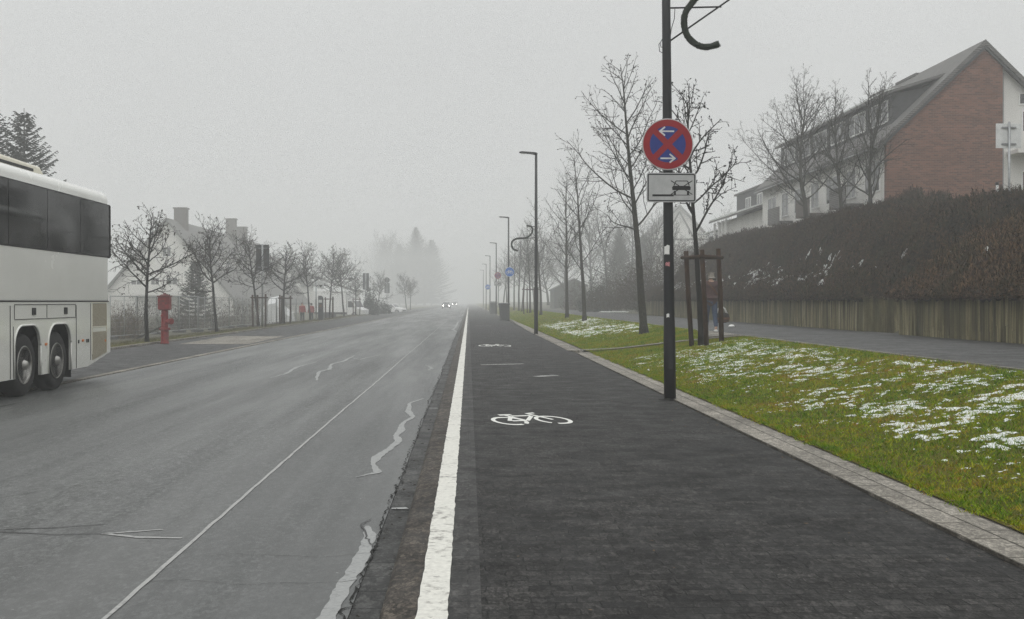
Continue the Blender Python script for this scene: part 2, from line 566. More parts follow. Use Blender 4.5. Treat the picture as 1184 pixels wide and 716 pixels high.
    M['cycle_blue'] = simple('cycle_blue', (0.02, 0.14, 0.50), 0.4, 0.1, 9)
    M['ink_black'] = simple('ink_black', (0.010, 0.010, 0.011), 0.5, 0.2, 20)
    M['hydrant_red'] = simple('hydrant_red', (0.18, 0.013, 0.012), 0.6, 0.4, 9, bump=0.15)
    M['hydrant_dark'] = simple('hydrant_dark', (0.12, 0.018, 0.016), 0.5, 0.3, 9)
    M['container_grey'] = simple('container_grey', (0.045, 0.048, 0.05), 0.55, 0.25, 5, bump=0.1)
    M['black_plastic'] = simple('black_plastic', (0.014, 0.014, 0.015), 0.5, 0.3, 8)
    M['rubber'] = simple('rubber', (0.016, 0.016, 0.016), 0.75, 0.4, 16, bump=0.3)
    M['well_black'] = simple('well_black', (0.005, 0.005, 0.005), 0.9, 0.3, 5)
    M['alloy'] = simple('alloy', (0.40, 0.39, 0.37), 0.42, 0.25, 6, 0.85)
    t = NT('coach_white')
    d = t.noise(0.8, 5, 0.6)
    c = t.ramp(d, [(0.3, (0.80, 0.80, 0.75)), (0.7, (0.84, 0.84, 0.79))])
    x, y, z = t.sep()[:3]
    dirt = t.math('MULTIPLY', t.math('MULTIPLY', t.math('SUBTRACT', 1.3, z, True), 0.55, True), t.noise(4, 6, 0.7), True)
    c = t.mix(dirt, c, (0.33, 0.31, 0.26))
    t.color(c).rough(t.ramp(d, [(0.3, 0.16), (0.7, 0.30)]))
    t.set(Coat_Weight=1.0, Coat_Roughness=0.06, Coat_IOR=1.6)
    M['coach_white'] = t.m
    M['coach_cream'] = simple('coach_cream', (0.66, 0.63, 0.53), 0.4, 0.1, 3)
    M['grille_beige'] = simple('grille_beige', (0.32, 0.29, 0.22), 0.7, 0.2, 40, bump=0.5, bscale=140)
    t = NT('coach_glass')
    t.color(t.ramp(t.noise(1.0, 5, .7, t.mapped((1, 2.4, .5))), [(.42, (.004, .0045, .005)), (.62, (.030, .031, .031))])).rough(t.ramp(t.noise(1.5, 3), [(0.3, 0.03), (0.7, 0.07)]))
    t.set(Specular_IOR_Level=0.2)
    M['coach_glass'] = t.m
    M['orange_lens'] = simple('orange_lens', (0.55, 0.16, 0.03), 0.3, 0.2, 30)
    M['red_lens'] = simple('red_lens', (0.4, 0.02, 0.02), 0.25, 0.2, 30)
    M['car_white'] = simple('car_white', (0.72, 0.72, 0.71), 0.25, 0.06, 3)
    M['car_dark'] = simple('car_dark', (0.06, 0.062, 0.066), 0.25, 0.15, 3)
    t = NT('headlight')
    t.color((0.9, 0.9, 0.85))
    t.b.inputs['Emission Color'].default_value = (1, 0.97, 0.9, 1)
    t.b.inputs['Emission Strength'].default_value = 28
    M['headlight'] = t.m
    M['garland_green'] = simple('garland_green', (0.018, 0.026, 0.017), 0.8, 0.5, 30, bump=0.5)
    M['sticker_white'] = simple('sticker_white', (0.72, 0.72, 0.70), 0.5, 0.12, 60)
    M['sticker_pink'] = simple('sticker_pink', (0.42, 0.18, 0.19), 0.5, 0.5, 60)
    M['skin'] = simple('skin', (0.50, 0.32, 0.24), 0.55, 0.1, 20)
    M['hair_grey'] = simple('hair_grey', (0.22, 0.20, 0.17), 0.6, 0.3, 60, bump=0.5)
    M['hair_dark'] = simple('hair_dark', (0.03, 0.025, 0.02), 0.6, 0.3, 60)
    M['jacket_brown'] = simple('jacket_brown', (0.072, 0.040, 0.040), 0.75, 0.35, 18, bump=0.5)
    M['jacket_red'] = simple('jacket_red', (0.27, 0.035, 0.03), 0.7, 0.2, 14, bump=0.3)
    M['jeans'] = simple('jeans', (0.045, 0.065, 0.11), 0.85, 0.3, 30, bump=0.3)
    M['dark_cloth'] = simple('dark_cloth', (0.025, 0.026, 0.03), 0.85, 0.3, 30)
    M['bag_cloth'] = simple('bag_cloth', (0.03, 0.026, 0.024), 0.8, 0.6, 25, bump=0.5)
    M['bag_rust'] = simple('bag_rust', (0.12, 0.06, 0.035), 0.8, 0.4, 25)
    M['tarp_white'] = simple('tarp_white', (0.6, 0.61, 0.61), 0.7, 0.1, 3, bump=0.4)
    M['shed_green'] = simple('shed_green', (0.05, 0.055, 0.05), 0.8, 0.25, 4, bump=0.3)
    M['concrete_foot'] = simple('concrete_foot', (0.07, 0.07, 0.068), 0.9, 0.3, 12, bump=0.4)
    M['plank'] = simple('plank', (0.035, 0.032, 0.028), 0.85, 0.3, 8, bump=0.3)

    t = NT('fence_mesh')                    # welded wire: thin wires with open gaps
    M['fence_mesh'] = simple('fence_mesh', (0.30, 0.31, 0.31), 0.5, 0.2, 10, 0.5)


make_materials()

SKY_H, SKY_Z, HAZE, EXPO = 6.4, 15.5, 0.0034, 0.09


# ------------------------------------------------------------------ trees
def rot_away(d, ang, az):
    d = d.normalized()
    o = d.orthogonal().normalized()
    o = Matrix.Rotation(az, 3, d) @ o
    return (d * math.cos(ang) + o * math.sin(ang)).normalized()


def grow(out, tips, p, d, L, r, lvl, S, rng):
    n = max(3, int(L / S['seg'][lvl]))
    pts, rad = [p.copy()], [r]
    d = d.normalized()
    for i in range(n):
        w = S['wander'][lvl]
        d = d + Vector((rng.gauss(0, w), rng.gauss(0, w), rng.gauss(0, w * .8) + S['up'][lvl]))
        d.normalize()
        p = p + d * (L / n)
        pts.append(p.copy())
        rad.append(max(S['rmin'], r * (1 - (1 - S['tip'][lvl]) * (i + 1) / n)))
    out.append((lvl, pts, rad))
    if lvl + 1 >= len(S['seg']) :
        tips.append((pts[-1], d))
        if rng.random() < .5: tips.append((pts[len(pts) // 2], d))
        return
    k = S['n'][lvl]
    k = k if lvl == 0 else max(2, int(round(k * min(1.3, L / S['ref'][lvl]))))
    az = rng.random() * 6.28
    for j in range(k):
        t = S['tmin'][lvl] + (1 - S['tmin'][lvl]) * ((j + rng.random() * .8) / k) ** S['dist'][lvl]
        t = min(t, .985)
        q = t * n
        i = min(int(q), n - 1)
        pp = pts[i].lerp(pts[i + 1], q - i)
        dd = (pts[i + 1] - pts[i]).normalized()
        rr = rad[i]
        az += 2.399 + rng.gauss(0, .35)
        ang = R(S['ang'][lvl] + rng.gauss(0, S['angv']))
        if lvl == 0: ang *= S['angt'](t)
        cl = L * S['ratio'][lvl] * S['shape'][lvl](t) * rng.uniform(.72, 1.18)
        cr = min(rr * .72, S['rad'][lvl + 1] * rng.uniform(.8, 1.2) * (0.5 + .5 * min(1, cl / (L * S['ratio'][lvl]))))
        grow(out, tips, pp, rot_away(dd, ang, az), cl, cr, lvl + 1, S, rng)


STY = {
 # tall roadside tree with straight leader
 'leader': dict(seg=[.4, .28, .2, .13], wander=[.022, .09, .15, .2], up=[.012, .055, .05, .04], n=[22, 8, 4], ref=[1, 2.2, .9],
            tmin=[.29, .12, .15], dist=[.9, 1, 1], ang=[56, 44, 46], angv=7, angt=lambda t: 1.12 - .5 * t, ratio=[.42, .40, .42],
            shape=[lambda t: (1.05 - t) ** .72 + .06, lambda t: 1.1 - .6 * t, lambda t: 1.1 - .5 * t], rad=[.108, .030, .013, .0080], tip=[.08, .28, .45, .6], rmin=.0050),
 # knobbly, recently pruned tree in the stakes
 'knobbly': dict(seg=[.4, .22, .14, .10], wander=[.03, .15, .26, .3], up=[.02, .09, .06, .05], n=[16, 9, 5], ref=[1, 1.6, .6],
            tmin=[.46, .15, .2], dist=[.9, 1, 1], ang=[58, 48, 55], angv=10, angt=lambda t: 1.1 - .45 * t, ratio=[.34, .36, .42],
            shape=[lambda t: (1.1 - t) ** .6 + .1, lambda t: 1.1 - .5 * t, lambda t: 1.1 - .5 * t], rad=[.075, .030, .016, .009], tip=[.2, .4, .5, .6], rmin=.005),
 # small round headed tree of the far pavement
 'round': dict(seg=[.35, .20, .13, .09], wander=[.03, .12, .22, .28], up=[.01, .065, .05, .05], n=[18, 12, 6], ref=[1, 1.9, .8],
            tmin=[.44, .12, .12], dist=[1.0, 1, 1], ang=[62, 46, 50], angv=9, angt=lambda t: 1.15 - .7 * max(0, t - .45) / .55, ratio=[.42, .42, .42],
            shape=[lambda t: .35 + 1.05 * (1 - t) ** .7 + .12, lambda t: 1.1 - .5 * t, lambda t: 1.1 - .4 * t], rad=[.075, .030, .014, .0090], tip=[.3, .3, .5, .7], rmin=.0062),
 # broad garden tree in front of the brick house
 'broad': dict(seg=[.4, .3, .22, .16, .14], wander=[.05, .09, .13, .17, .2], up=[.02, .05, .04, .03, .03], n=[17, 9, 5, 3], ref=[1, 3.0, 1.2, .6],
            tmin=[.16, .16, .14, .2], dist=[.95, 1, 1, 1], ang=[50, 40, 42, 42], angv=8, angt=lambda t: 1.25 - .75 * t, ratio=[.50, .38, .42, .5],
            shape=[lambda t: .45 + .85 * (1 - t) ** .8, lambda t: 1.15 - .65 * t, lambda t: 1.1 - .5 * t, lambda t: 1.1 - .4 * t], rad=[.13, .045, .018, .010, .0075], tip=[.12, .22, .35, .5, .6], rmin=.0065),
}


def tree(name, label, style, H, seed, loc, scale=1.0, group=None, lean=(0, 0), bud=0, leaf=0.0, trunk_r=None, mats=('bark', 'twig'), cat='tree', over=None, rz=0):
    rng = random.Random(seed)
    S = dict(STY[style])
    if over: S.update(over)
    out, tips = [], []
    r0 = trunk_r or S['rad'][0]
    grow(out, tips, Vector((0, 0, -.05)), Vector((lean[0], lean[1], 1)), H, r0, 0, S, rng)
    tr, cr = MB(), MB()
    for lvl, pts, rad in out:
        if lvl == 0:
            rad = list(rad); rad[0] *= 1.35
            # knots
            rad = [q * (1 + (.08 * rng.random())) for q in rad]
            tr.tube(pts, rad, 9, True)
        elif lvl == 1:
            tr.tube(pts, rad, 6, False)
        else:
            cr.tube(pts, rad, 4 if lvl == 2 else 3, False)
    for p, d in tips:
        if bud and rng.random() < bud:
            s = rng.uniform(.011, .022)
            cr.tube([p, p + d * s * 1.2, p + d * s * 2.6], [s * .5, s, s * .2], 4, False)
        if leaf and rng.random() < leaf:
            for _ in range(rng.choice((1, 1, 2))):
                a = Vector((rng.gauss(0, 1), rng.gauss(0, 1), rng.gauss(0, 1))).normalized()
                b = a.orthogonal().normalized()
                s = rng.uniform(.025, .06)
                q = p + Vector((rng.gauss(0, .03), rng.gauss(0, .03), rng.gauss(0, .03) - .02))
                cr.add([q - a * s, q + b * s * .6, q + a * s * 1.1 + Vector((0, 0, -.02)), q - b * s * .6], [(0, 1, 2, 3)])
    t = thing(name, label, cat, loc, rz, group)
    t.scale = (scale,) * 3
    tr.build('trunk', M[mats[0]], t, smooth=True, recalc=False)
    cr.build('crown', M[mats[1]], t, smooth=True, recalc=False)
    return t


def conifer(label, H, W, seed, loc, group=None, sparse=1.0, name='conifer_tree'):
    rng = random.Random(seed)
    tr, V, Fc = MB(), [], []
    tr.tube([(0, 0, -.1), (0, 0, H * .5), (0.02, 0, H)], [H * .014, H * .009, .012], 7)
    z = H * .06
    while z < H * .965:
        f = 1 - z / H
        L = W * (f ** .85) * .5 + .10
        nb = max(5, int(9 * sparse))
        az0 = rng.random() * 6.28
        for k in range(nb):
            a = az0 + 6.283 * k / nb + rng.gauss(0, .2)
            l = L * rng.uniform(.65, 1.18)
            dr = .35 - .75 * (1 - f)
            pts = []
            n = 5
            for i in range(n + 1):
                t = i / n
                pts.append(Vector((math.cos(a) * l * t, math.sin(a) * l * t, z - dr * l * t + .28 * l * t * t)))
            tr.tube(pts, [.02 * l * .5 + .012 - .018 * i / n * .6 for i in range(n + 1)], 3, False)
            m = max(5, int(l / .105))
            for j in range(m):
                t = (j + .6) / m
                q = t * n; i = min(int(q), n - 1)
                p = pts[i].lerp(pts[i + 1], q - i)
                for s in (-1, 1):
                    tl = (.10 + .30 * l * (1 - t) * .5 + .05) * rng.uniform(.7, 1.25)
                    aa = a + s * R(rng.uniform(38, 62))
                    e = p + Vector((math.cos(aa) * tl, math.sin(aa) * tl, rng.uniform(-.10, .02) * 1.2))
                    w = rng.uniform(.022, .042)
                    up = Vector((0, 0, w))
                    sd = Vector((-math.sin(aa), math.cos(aa), 0)) * w
                    b = len(V)
                    V += [p + sd, p - sd, e - sd * .4, e + sd * .4, p + up, p - up, e - up * .5, e + up * .4]
                    Fc += [(b, b + 1, b + 2, b + 3), (b + 4, b + 5, b + 6, b + 7)]
        z += (.17 + .16 * f) * (1.0 if H < 9 else 1.35)
    t = thing(name, label, 'tree', loc, rng.random() * 6, group)
    tr.build('trunk', M['bark'], t, smooth=True, recalc=False)
    npmesh('crown', np.array([tuple(v) for v in V]), np.array(Fc), M['spruce'], t)
    return t


def twig_shrub(name, label, loc, size, n, seed, mat='shrub_twig', group=None, cat='shrub', leafy=0.5, rz=0.0, lw=.03):
    """a bush of upward twig strips with small leaf faces through its volume"""
    rs = np.random.RandomState(seed)
    sx, sy, sz = size
    u = rs.normal(size=(n, 3)); u /= np.linalg.norm(u, axis=1)[:, None]
    rr = rs.rand(n) ** .4
    lump = 1 + .22 * np.sin(u[:, 0] * 7 + seed) * np.cos(u[:, 1] * 6) + .12 * np.sin(u[:, 2] * 11 + u[:, 0] * 9)
    c = u * (rr * lump)[:, None]
    c[:, 2] = np.abs(c[:, 2]) * .95 + 0.02
    c *= np.array([sx / 2, sy / 2, sz])
    d = u * .6 + rs.normal(size=(n, 3)) * .45 + np.array([0, 0, .7]); d /= np.linalg.norm(d, axis=1)[:, None]
    L = (.12 + .3 * rs.rand(n)) * min(1, sz / 1.2 + .3)
    s = np.cross(d, rs.normal(size=(n, 3))); s /= np.linalg.norm(s, axis=1)[:, None]
    w = np.where(rs.rand(n) < leafy, lw * (1 + rs.rand(n)), lw * .35)
    L = np.where(w > lw * .9, L * .35, L)
    a = c - d * (L / 2)[:, None]; b = c + d * (L / 2)[:, None]
    v = np.stack([a - s * (w / 2)[:, None], a + s * (w / 2)[:, None], b + s * (w / 3)[:, None], b - s * (w / 3)[:, None]], 1).reshape(-1, 3)
    v[:, 2] = np.maximum(v[:, 2], -.05)
    f = np.arange(n * 4).reshape(n, 4)
    t = thing(name, label, cat, loc, rz, group)
    npmesh('foliage', v, f, M[mat], t)
    st = MB(); rng = random.Random(seed)
    for k in range(9):
        a = rng.random() * 6.28; q = rng.random() ** .5 * .5
        e = Vector((math.cos(a) * sx * q * .8, math.sin(a) * sy * q * .8, sz * rng.uniform(.5, .85)))
        st.tube([(e.x * .2, e.y * .2, -.1), e * .5 + Vector((0, 0, .1)), e], [.02, .014, .006], 4, False)
    st.build('stem', M['bark'], t, smooth=True, recalc=False)
    return t


# ------------------------------------------------------------------ terrain
def sstep(a, b, x):
    t = np.clip((x - a) / (b - a), 0, 1)
    return t * t * (3 - 2 * t)


LAWN_X0, LAWN_X1, PATH_Z = 3.42, 6.75, 0.60
WALL_X = 11.14


def lawn_z(x, y):
    t = np.clip((x - LAWN_X0) / (LAWN_X1 - LAWN_X0), 0, 1)
    return 0.035 + (PATH_Z - 0.035) * (t * .8 + .2 * t * t * (3 - 2 * t)) + .018 * np.sin(x * 2.1 + y * .7) * np.sin(y * .45) * (t * (1 - t) * 4)


def ground_z(x, y):
    z = np.full_like(x, -0.35)
    z = z + (-.10 + .35) * sstep(-15.2, -12.6, x)
    z = z + (.44 + .10) * sstep(3.2, 6.7, x)
    up = sstep(11.6, 17.5, x) * (3.9 - 3.0 * sstep(78, 115, y)) * sstep(18, 24, y + 6)
    z = z + up
    z = z - .55 * sstep(-200, -30, -np.abs(x)) * 0
    return z


def sheet(name, x0, x1, y0, y1, nx, ny, zf, mat, kind='structure', parent=None, gx=None, gy=None):
    xs = np.linspace(x0, x1, nx + 1) if gx is None else np.array(gx, float)
    ys = np.linspace(y0, y1, ny + 1) if gy is None else np.array(gy, float)
    X, Y = np.meshgrid(xs, ys)
    Z = zf(X, Y) if callable(zf) else np.full_like(X, zf)
    v = np.stack([X, Y, Z], -1).reshape(-1, 3)
    w = len(xs)
    i, j = np.meshgrid(np.arange(len(xs) - 1), np.arange(len(ys) - 1))
    b = (j * w + i).ravel()
    f = np.stack([b, b + 1, b + w + 1, b + w], 1)
    o = npmesh(name, v, f, mat, parent)
    o.data.polygons.foreach_set('use_smooth', [True] * len(o.data.polygons))
    if kind: o['kind'] = kind
    return o


YF = 900
gx = [-260, -120, -60, -35, -24, -18, -15.5, -14.5, -13.6, -12.8, -12.2, -11, -7, 0, 3, 3.6, 4.2, 5, 6, 6.8, 8, 10, 11.5, 12.2, 13, 14, 15, 16, 17, 18, 22, 30, 60, 120, 260]
gy = [-30, -10, 0, 6, 10, 14, 18, 22, 26, 30, 36, 42, 50, 60, 70, 80, 90, 100, 120, 150, 200, 280, 380, 600, YF]
sheet('ground', 0, 0, 0, 0, 0, 0, ground_z, M['earth'], gx=gx, gy=gy)

ROAD_Z = -0.05
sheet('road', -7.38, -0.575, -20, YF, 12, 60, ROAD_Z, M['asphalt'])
sheet('gutter', -0.575, -0.425, -20, YF, 1, 60, ROAD_Z - .006, M['gutter_stone'])
k = MB()
k.prism([(-0.425, -.16), (-0.425, -.05), (-0.415, -.02), (-0.395, -.004), (-0.37, 0.002), (-0.245, 0.006), (-0.245, -.16)], -20, YF, 'y')
o = k.build('kerb', M['kerb_concrete']); o['kind'] = 'structure'
sheet('cycle_path', -0.10, 3.02, -20, YF, 4, 60, 0.0, M['cycle_pavers'])
sheet('cycle_path_edging', -0.245, 0.06, -20, YF, 1, 60, 0.004, M['edge_pavers'])
line = MB()
rng = random.Random(3)
pl, pr = [], []
y = -5.0
while y < 320:
    st = .09 if y < 25 else (.5 if y < 80 else 4)
    jj = .0025 if y < 60 else .002
    pl.append((-0.243 + rng.gauss(0, jj), y)); pr.append((-0.098 + rng.gauss(0, jj), y))
    y += st
vs = [(a, b, .0085) for a, b in pl] + [(a, b, .0085) for a, b in pr]
n = len(pl)
line.add(vs, [(i, n + i, n + i + 1, i + 1) for i in range(n - 1)])
o = line.build('edge_line', M['white_line']); o['kind'] = 'structure'

# pale paving strip beside the lawn, in two stretches, and the strip that crosses the lawn
def strip(name, pts, z, mat, thick=.14):
    """pts: list of (xa, xb, y)"""
    vs, fs = [], []
    for xa, xb, y in pts:
        vs += [(xa, y, z), (xb, y, z), (xb, y, z - thick), (xa, y, z - thick)]
    for i in range(len(pts) - 1):
        a, b = 4 * i, 4 * i + 4
        fs += [(a, a + 1, b + 1, b), (a + 3, a, b, b + 3), (a + 1, a + 2, b + 2, b + 1)]
    fs += [(3, 2, 1, 0), (len(vs) - 4, len(vs) - 3, len(vs) - 2, len(vs) - 1)]
    mb = MB(); mb.add(vs, fs)
    o = mb.build(name, mat); o['kind'] = 'structure'
    return o


strip('lawn_edging', [(3.0, 3.43, -20), (3.0, 3.43, 31.6), (3.22, 3.62, 32.2)], .022, M['pale_pavers'])
strip('lawn_edging', [(2.93, 3.36, 33.4), (2.93, 3.36, 60), (3.3, 3.7, 88), (3.0, 3.4, 96), (3.0, 3.4, YF)], .022, M['pale_pavers'])
cs = MB()
cp = [(3.2, 32.7), (4.2, 31.4), (5.4, 29.7), (6.74, 27.9)]
for i in range(3):
    a, b = cp[i], cp[i + 1]
    za, zb = float(lawn_z(a[0], a[1])) + .03, float(lawn_z(b[0], b[1])) + .03
    w = .2
    cs.add([(a[0], a[1] - w, za), (b[0], b[1] - w, zb), (b[0], b[1] + w, zb), (a[0], a[1] + w, za)], [(0, 1, 2, 3)])
cs.add([(6.0, 29.4, .525), (6.74, 28.3, .632), (6.74, 33.5, .632)], [(0, 1, 2)])
o = cs.build('lawn_crossing_strip', M['pale_pavers']); o['kind'] = 'structure'

sheet('lawn', LAWN_X0 - .06, LAWN_X1, 2, YF, 14, 0, lawn_z, M['lawn_soil'], gx=np.linspace(LAWN_X0 - .03, LAWN_X1, 16), gy=np.concatenate([np.linspace(2, 60, 60), np.linspace(64, YF, 40)]))
strip('footpath_edging', [(6.75, 6.83, 2), (6.75, 6.83, 120)], PATH_Z + .025, M['pale_pavers'])
sheet('footpath', 6.83, 11.5, -10, 125, 4, 30, PATH_Z, M['path_asphalt'])

# far side: paved bay, light kerb line, verge
sheet('parking_bay', -11.05, -7.56, -20, YF, 4, 40, -.042, M['bay_pavers'])
strip('bay_kerb', [(-7.56, -7.38, -20), (-7.56, -7.38, YF)], -.030, M['pale_pavers'], .1)
pk = MB()
pk.add([(-10.2, 40.5, -.036), (-7.75, 40.2, -.036), (-7.9, 49.5, -.036), (-10.5, 50, -.036)], [(0, 1, 2, 3)])
o = pk.build('driveway_paving', M['pale_pavers']); o['kind'] = 'structure'
strip('verge_kerb', [(-11.17, -11.05, -20), (-11.17, -11.05, YF)], .03, M['pale_pavers'], .14)
sheet('verge', -12.6, -11.17, -20, YF, 4, 50, lambda x, y: .02 - .12 * sstep(11.9, 12.6, -x), M['lawn_soil'])


# ------------------------------------------------------------------ grass, snow
def blades(name, n, xf, yf, zf, hmin, hmax, w, seed, mat='grass_blade', keep=None):
    rs = np.random.RandomState(seed)
    x = xf(rs.rand(n)); y = yf(rs.rand(n))
    if keep is not None:
        k = keep(x, y, rs); x, y = x[k], y[k]
    n = len(x)
    z = zf(x, y)
    a = rs.rand(n) * 6.283
    h = hmin + (hmax - hmin) * rs.rand(n) ** 1.6
    tuft = .65 + .6 * (np.sin(x * 9.1 + 2 * np.sin(y * 3.3)) * np.sin(y * 7.7 + x) * .5 + .5)
    h = h * tuft
    lean = h * (.4 + 1.1 * rs.rand(n))
    b = rs.rand(n) * 6.283
    ww = w * (.6 + .8 * rs.rand(n)) * (1 + y / 45.0)
    p = np.stack([x, y, z], 1)
    s = np.stack([np.cos(a), np.sin(a), 0 * a], 1) * ww[:, None]
    tip = p + np.stack([np.cos(b) * lean, np.sin(b) * lean, h], 1)
    v = np.stack([p - s, p + s, tip], 1).reshape(-1, 3)
    o = npmesh(name, v, np.arange(n * 3).reshape(n, 3), M[mat])
    tag(o, kind='stuff')
    return o


def not_strip(x, y, rs):
    # keep the blades off the crossing strip
    yc = 32.7 + (x - 3.2) * (27.9 - 32.7) / 3.54
    k = ~((np.abs(y - yc) < .42) | ((x > 6.0) & (y > 28.4) & (y < 33.4) & (x > 6.74 - (33.5 - y) * .15)))
    return k


o = blades('grass', 210000, lambda r: 3.40 + 3.38 * r, lambda r: 3.0 + 40 * r ** 1.25, lawn_z, .02, .05, .0035, 1, keep=not_strip)
tag(o, 'short yellow green winter grass of the lawn beside the cycle path', 'grass')
o = blades('grass', 60000, lambda r: 3.38 + 3.38 * r, lambda r: 42 + 90 * r ** 1.3, lawn_z, .03, .06, .006, 2)
tag(o, 'winter grass of the lawn strip around the distant tree row', 'grass')
o = blades('grass', 40000, lambda r: -12.5 + 1.32 * r, lambda r: 14 + 120 * r, lambda x, y: 0.0 * x, .03, .08, .006, 3, 'verge_grass')
tag(o, 'grass verge behind the paved bay on the far side of the road', 'grass')


# ragged edge where the turf creeps over the paving
o = blades('grass', 26000, lambda r: 3.47 - .22 * r ** 2.2, lambda r: 3.0 + 28 * r ** 1.25, lambda x, y: np.maximum(lawn_z(x, y), .022), .015, .05, .0035, 4,
           keep=lambda x, y, rs: (3.44 - x) < .02 + .13 * np.clip(np.sin(y * 5.1) * np.sin(y * 1.7 + 2) + .35 * np.sin(y * 17) + .35, 0, 2) * rs.rand(len(x)))
tag(o, 'ragged turf edge creeping over the pale paving strip', 'grass')


def snow_clumps(name, pts, zf, seed, smin, smax, label, nrm=None, flat=.22):
    """irregular low lumps of old snow"""
    rs = np.random.RandomState(seed)
    n = len(pts); K = 9
    c = np.array(pts)
    z = zf(c[:, 0], c[:, 1])
    s = smin + (smax - smin) * rs.rand(n) ** 2.2
    ang = np.linspace(0, 2 * np.pi, K, endpoint=False)
    rad = s[:, None] * (.45 + .9 * rs.rand(n, K))
    el = .6 + .8 * rs.rand(n)
    th = rs.rand(n) * .9 - .45
    ex = np.cos(ang)[None] * rad * el[:, None] * 1.25; ey = np.sin(ang)[None] * rad / el[:, None]
    ox = ex * np.cos(th)[:, None] - ey * np.sin(th)[:, None]; oy = ex * np.sin(th)[:, None] + ey * np.cos(th)[:, None]
    lift = (.012 + flat * s)
    outer = np.stack([c[:, 0:1] + ox, c[:, 1:2] + oy, zf(c[:, 0:1] + ox, c[:, 1:2] + oy) + .004], -1)
    mid = np.stack([c[:, 0:1] + ox * .62, c[:, 1:2] + oy * .62, zf(c[:, 0:1] + ox * .62, c[:, 1:2] + oy * .62) + lift[:, None] * (.6 + .6 * rs.rand(n, K))], -1)
    top = np.stack([c[:, 0], c[:, 1], z + lift * 1.15], -1)[:, None]
    v = np.concatenate([outer, mid, top], 1).reshape(-1, 3)
    B = np.arange(n)[:, None] * (2 * K + 1)
    i = np.arange(K)[None]; j = (i + 1) % K
    q = np.stack([B + i, B + j, B + K + j, B + K + i], -1).reshape(-1, 4)
    t = np.stack([B + K + i, B + K + j, B + 2 * K + 0 * i, B + 2 * K + 0 * i], -1).reshape(-1, 4)
    vs, fs = v, q
    me_f = np.concatenate([q, t[:, :4]])
    # degenerate quads for the caps: use from_pydata free triangles via a second pass
    me = bpy.data.meshes.new(name)
    me.from_pydata([tuple(p) for p in vs], [], [tuple(r) for r in q] + [tuple(r[:3]) for r in t])
    me.polygons.foreach_set('use_smooth', [True] * len(me.polygons))
    me.materials.append(M['snow'])
    o = bpy.data.objects.new(name, me); COL.objects.link(o)
    return tag(o, label, 'snow', kind='stuff')


def vnoise(x, y, seed=0):
    xi, yi = np.floor(x).astype(np.int64), np.floor(y).astype(np.int64)
    fx, fy = x - xi, y - yi
    def h(a, b):
        n = (a * 374761393 + b * 668265263 + seed * 974634777) & 0x7fffffff
        n = ((n ^ (n >> 13)) * 1274126177) & 0x7fffffff
        return ((n ^ (n >> 16)) & 0xffff) / 65535.0 * 2 - 1
    u, v = fx * fx * (3 - 2 * fx), fy * fy * (3 - 2 * fy)
    return (h(xi, yi) * (1 - u) + h(xi + 1, yi) * u) * (1 - v) + (h(xi, yi + 1) * (1 - u) + h(xi + 1, yi + 1) * u) * v


def snow_sheet(x0, x1, y0, y1, step, field, label, hmax):
    """thawing snow: a low crust that exists only where the field is positive, with feathered edges"""
    xs = np.arange(x0, x1, step); ys = np.arange(y0, y1, step * 1.25)
    X, Y = np.meshgrid(xs, ys)
    jx = (vnoise(X * 31, Y * 31, 9)) * step * .4; jy = vnoise(X * 29, Y * 29, 10) * step * .4
    X = X + jx; Y = Y + jy
    Fd = field(X, Y)
    Z = lawn_z(X, Y) + .001 + hmax * np.clip(Fd * 2.2, 0, 1) ** .6 * (.7 + .5 * vnoise(X * 22, Y * 22, 3))
    w = len(xs)
    i, j = np.meshgrid(np.arange(w - 1), np.arange(len(ys) - 1))
    b = (j * w + i)
    q = np.stack([b, b + 1, b + w + 1, b + w], -1)
    fm = (Fd[:-1, :-1] + Fd[:-1, 1:] + Fd[1:, :-1] + Fd[1:, 1:]) / 4 > 0
    q = q[fm]
    used, inv = np.unique(q, return_inverse=True)
    v = np.stack([X, Y, Z], -1).reshape(-1, 3)[used]
    o = npmesh('snow', v, inv.reshape(-1, 4), M['snow'])
    o.data.polygons.foreach_set('use_smooth', [True] * len(o.data.polygons))
    return tag(o, label, 'snow', kind='stuff')


def fbm(x, y, s):
    return np.array([mnoise.fractal(Vector((a * s, b * s, 3.7)), .6, 2.1, 4) for a, b in zip(x, y)])


def field1(x, y):
    edge = np.minimum(.35 + .65 * sstep(3.6, 4.5, x), 1 - .5 * sstep(6.3, 6.7, x)) * sstep(5.5, 9.0, y)
    f = .22 * vnoise(x * .9, y * .5, 1) + .42 * vnoise(x * 2.6, y * 1.6, 2) + .62 * vnoise(x * 7.5, y * 5, 4) + .62 * vnoise(x * 18, y * 13, 5) + .42 * vnoise(x * 38, y * 26, 6)
    far = .08 * sstep(15, 24, y)
    return f + .50 * edge + far * edge - .87 - .30 * (1 - edge) - .9 * (np.abs(y - (32.7 - (x - 3.2) * 1.356)) < .9)


snow_sheet(3.6, 6.72, 6.5, 27.3, .015, field1, 'broken patches of old snow on the lawn in front', .013)


def field2(x, y):
    band = np.exp(-((y - 45) / 5.5) ** 2) + .9 * np.exp(-((y - 58) / 5.0) ** 2)
    f = .30 * vnoise(x * .8, y * .35, 11) + .45 * vnoise(x * 2.3, y * 1.1, 12) + .55 * vnoise(x * 6, y * 3.5, 14) + .55 * vnoise(x * 13, y * 8, 15)
    edge = sstep(3.6, 4.3, x) * (1 - .6 * sstep(6.2, 6.7, x))
    return f + .95 * band * edge - .75 - .4 * (1 - edge)


snow_sheet(3.6, 6.72, 36, 68, .035, field2, 'thicker snow patches around the tree trunks of the farther lawn', .026)

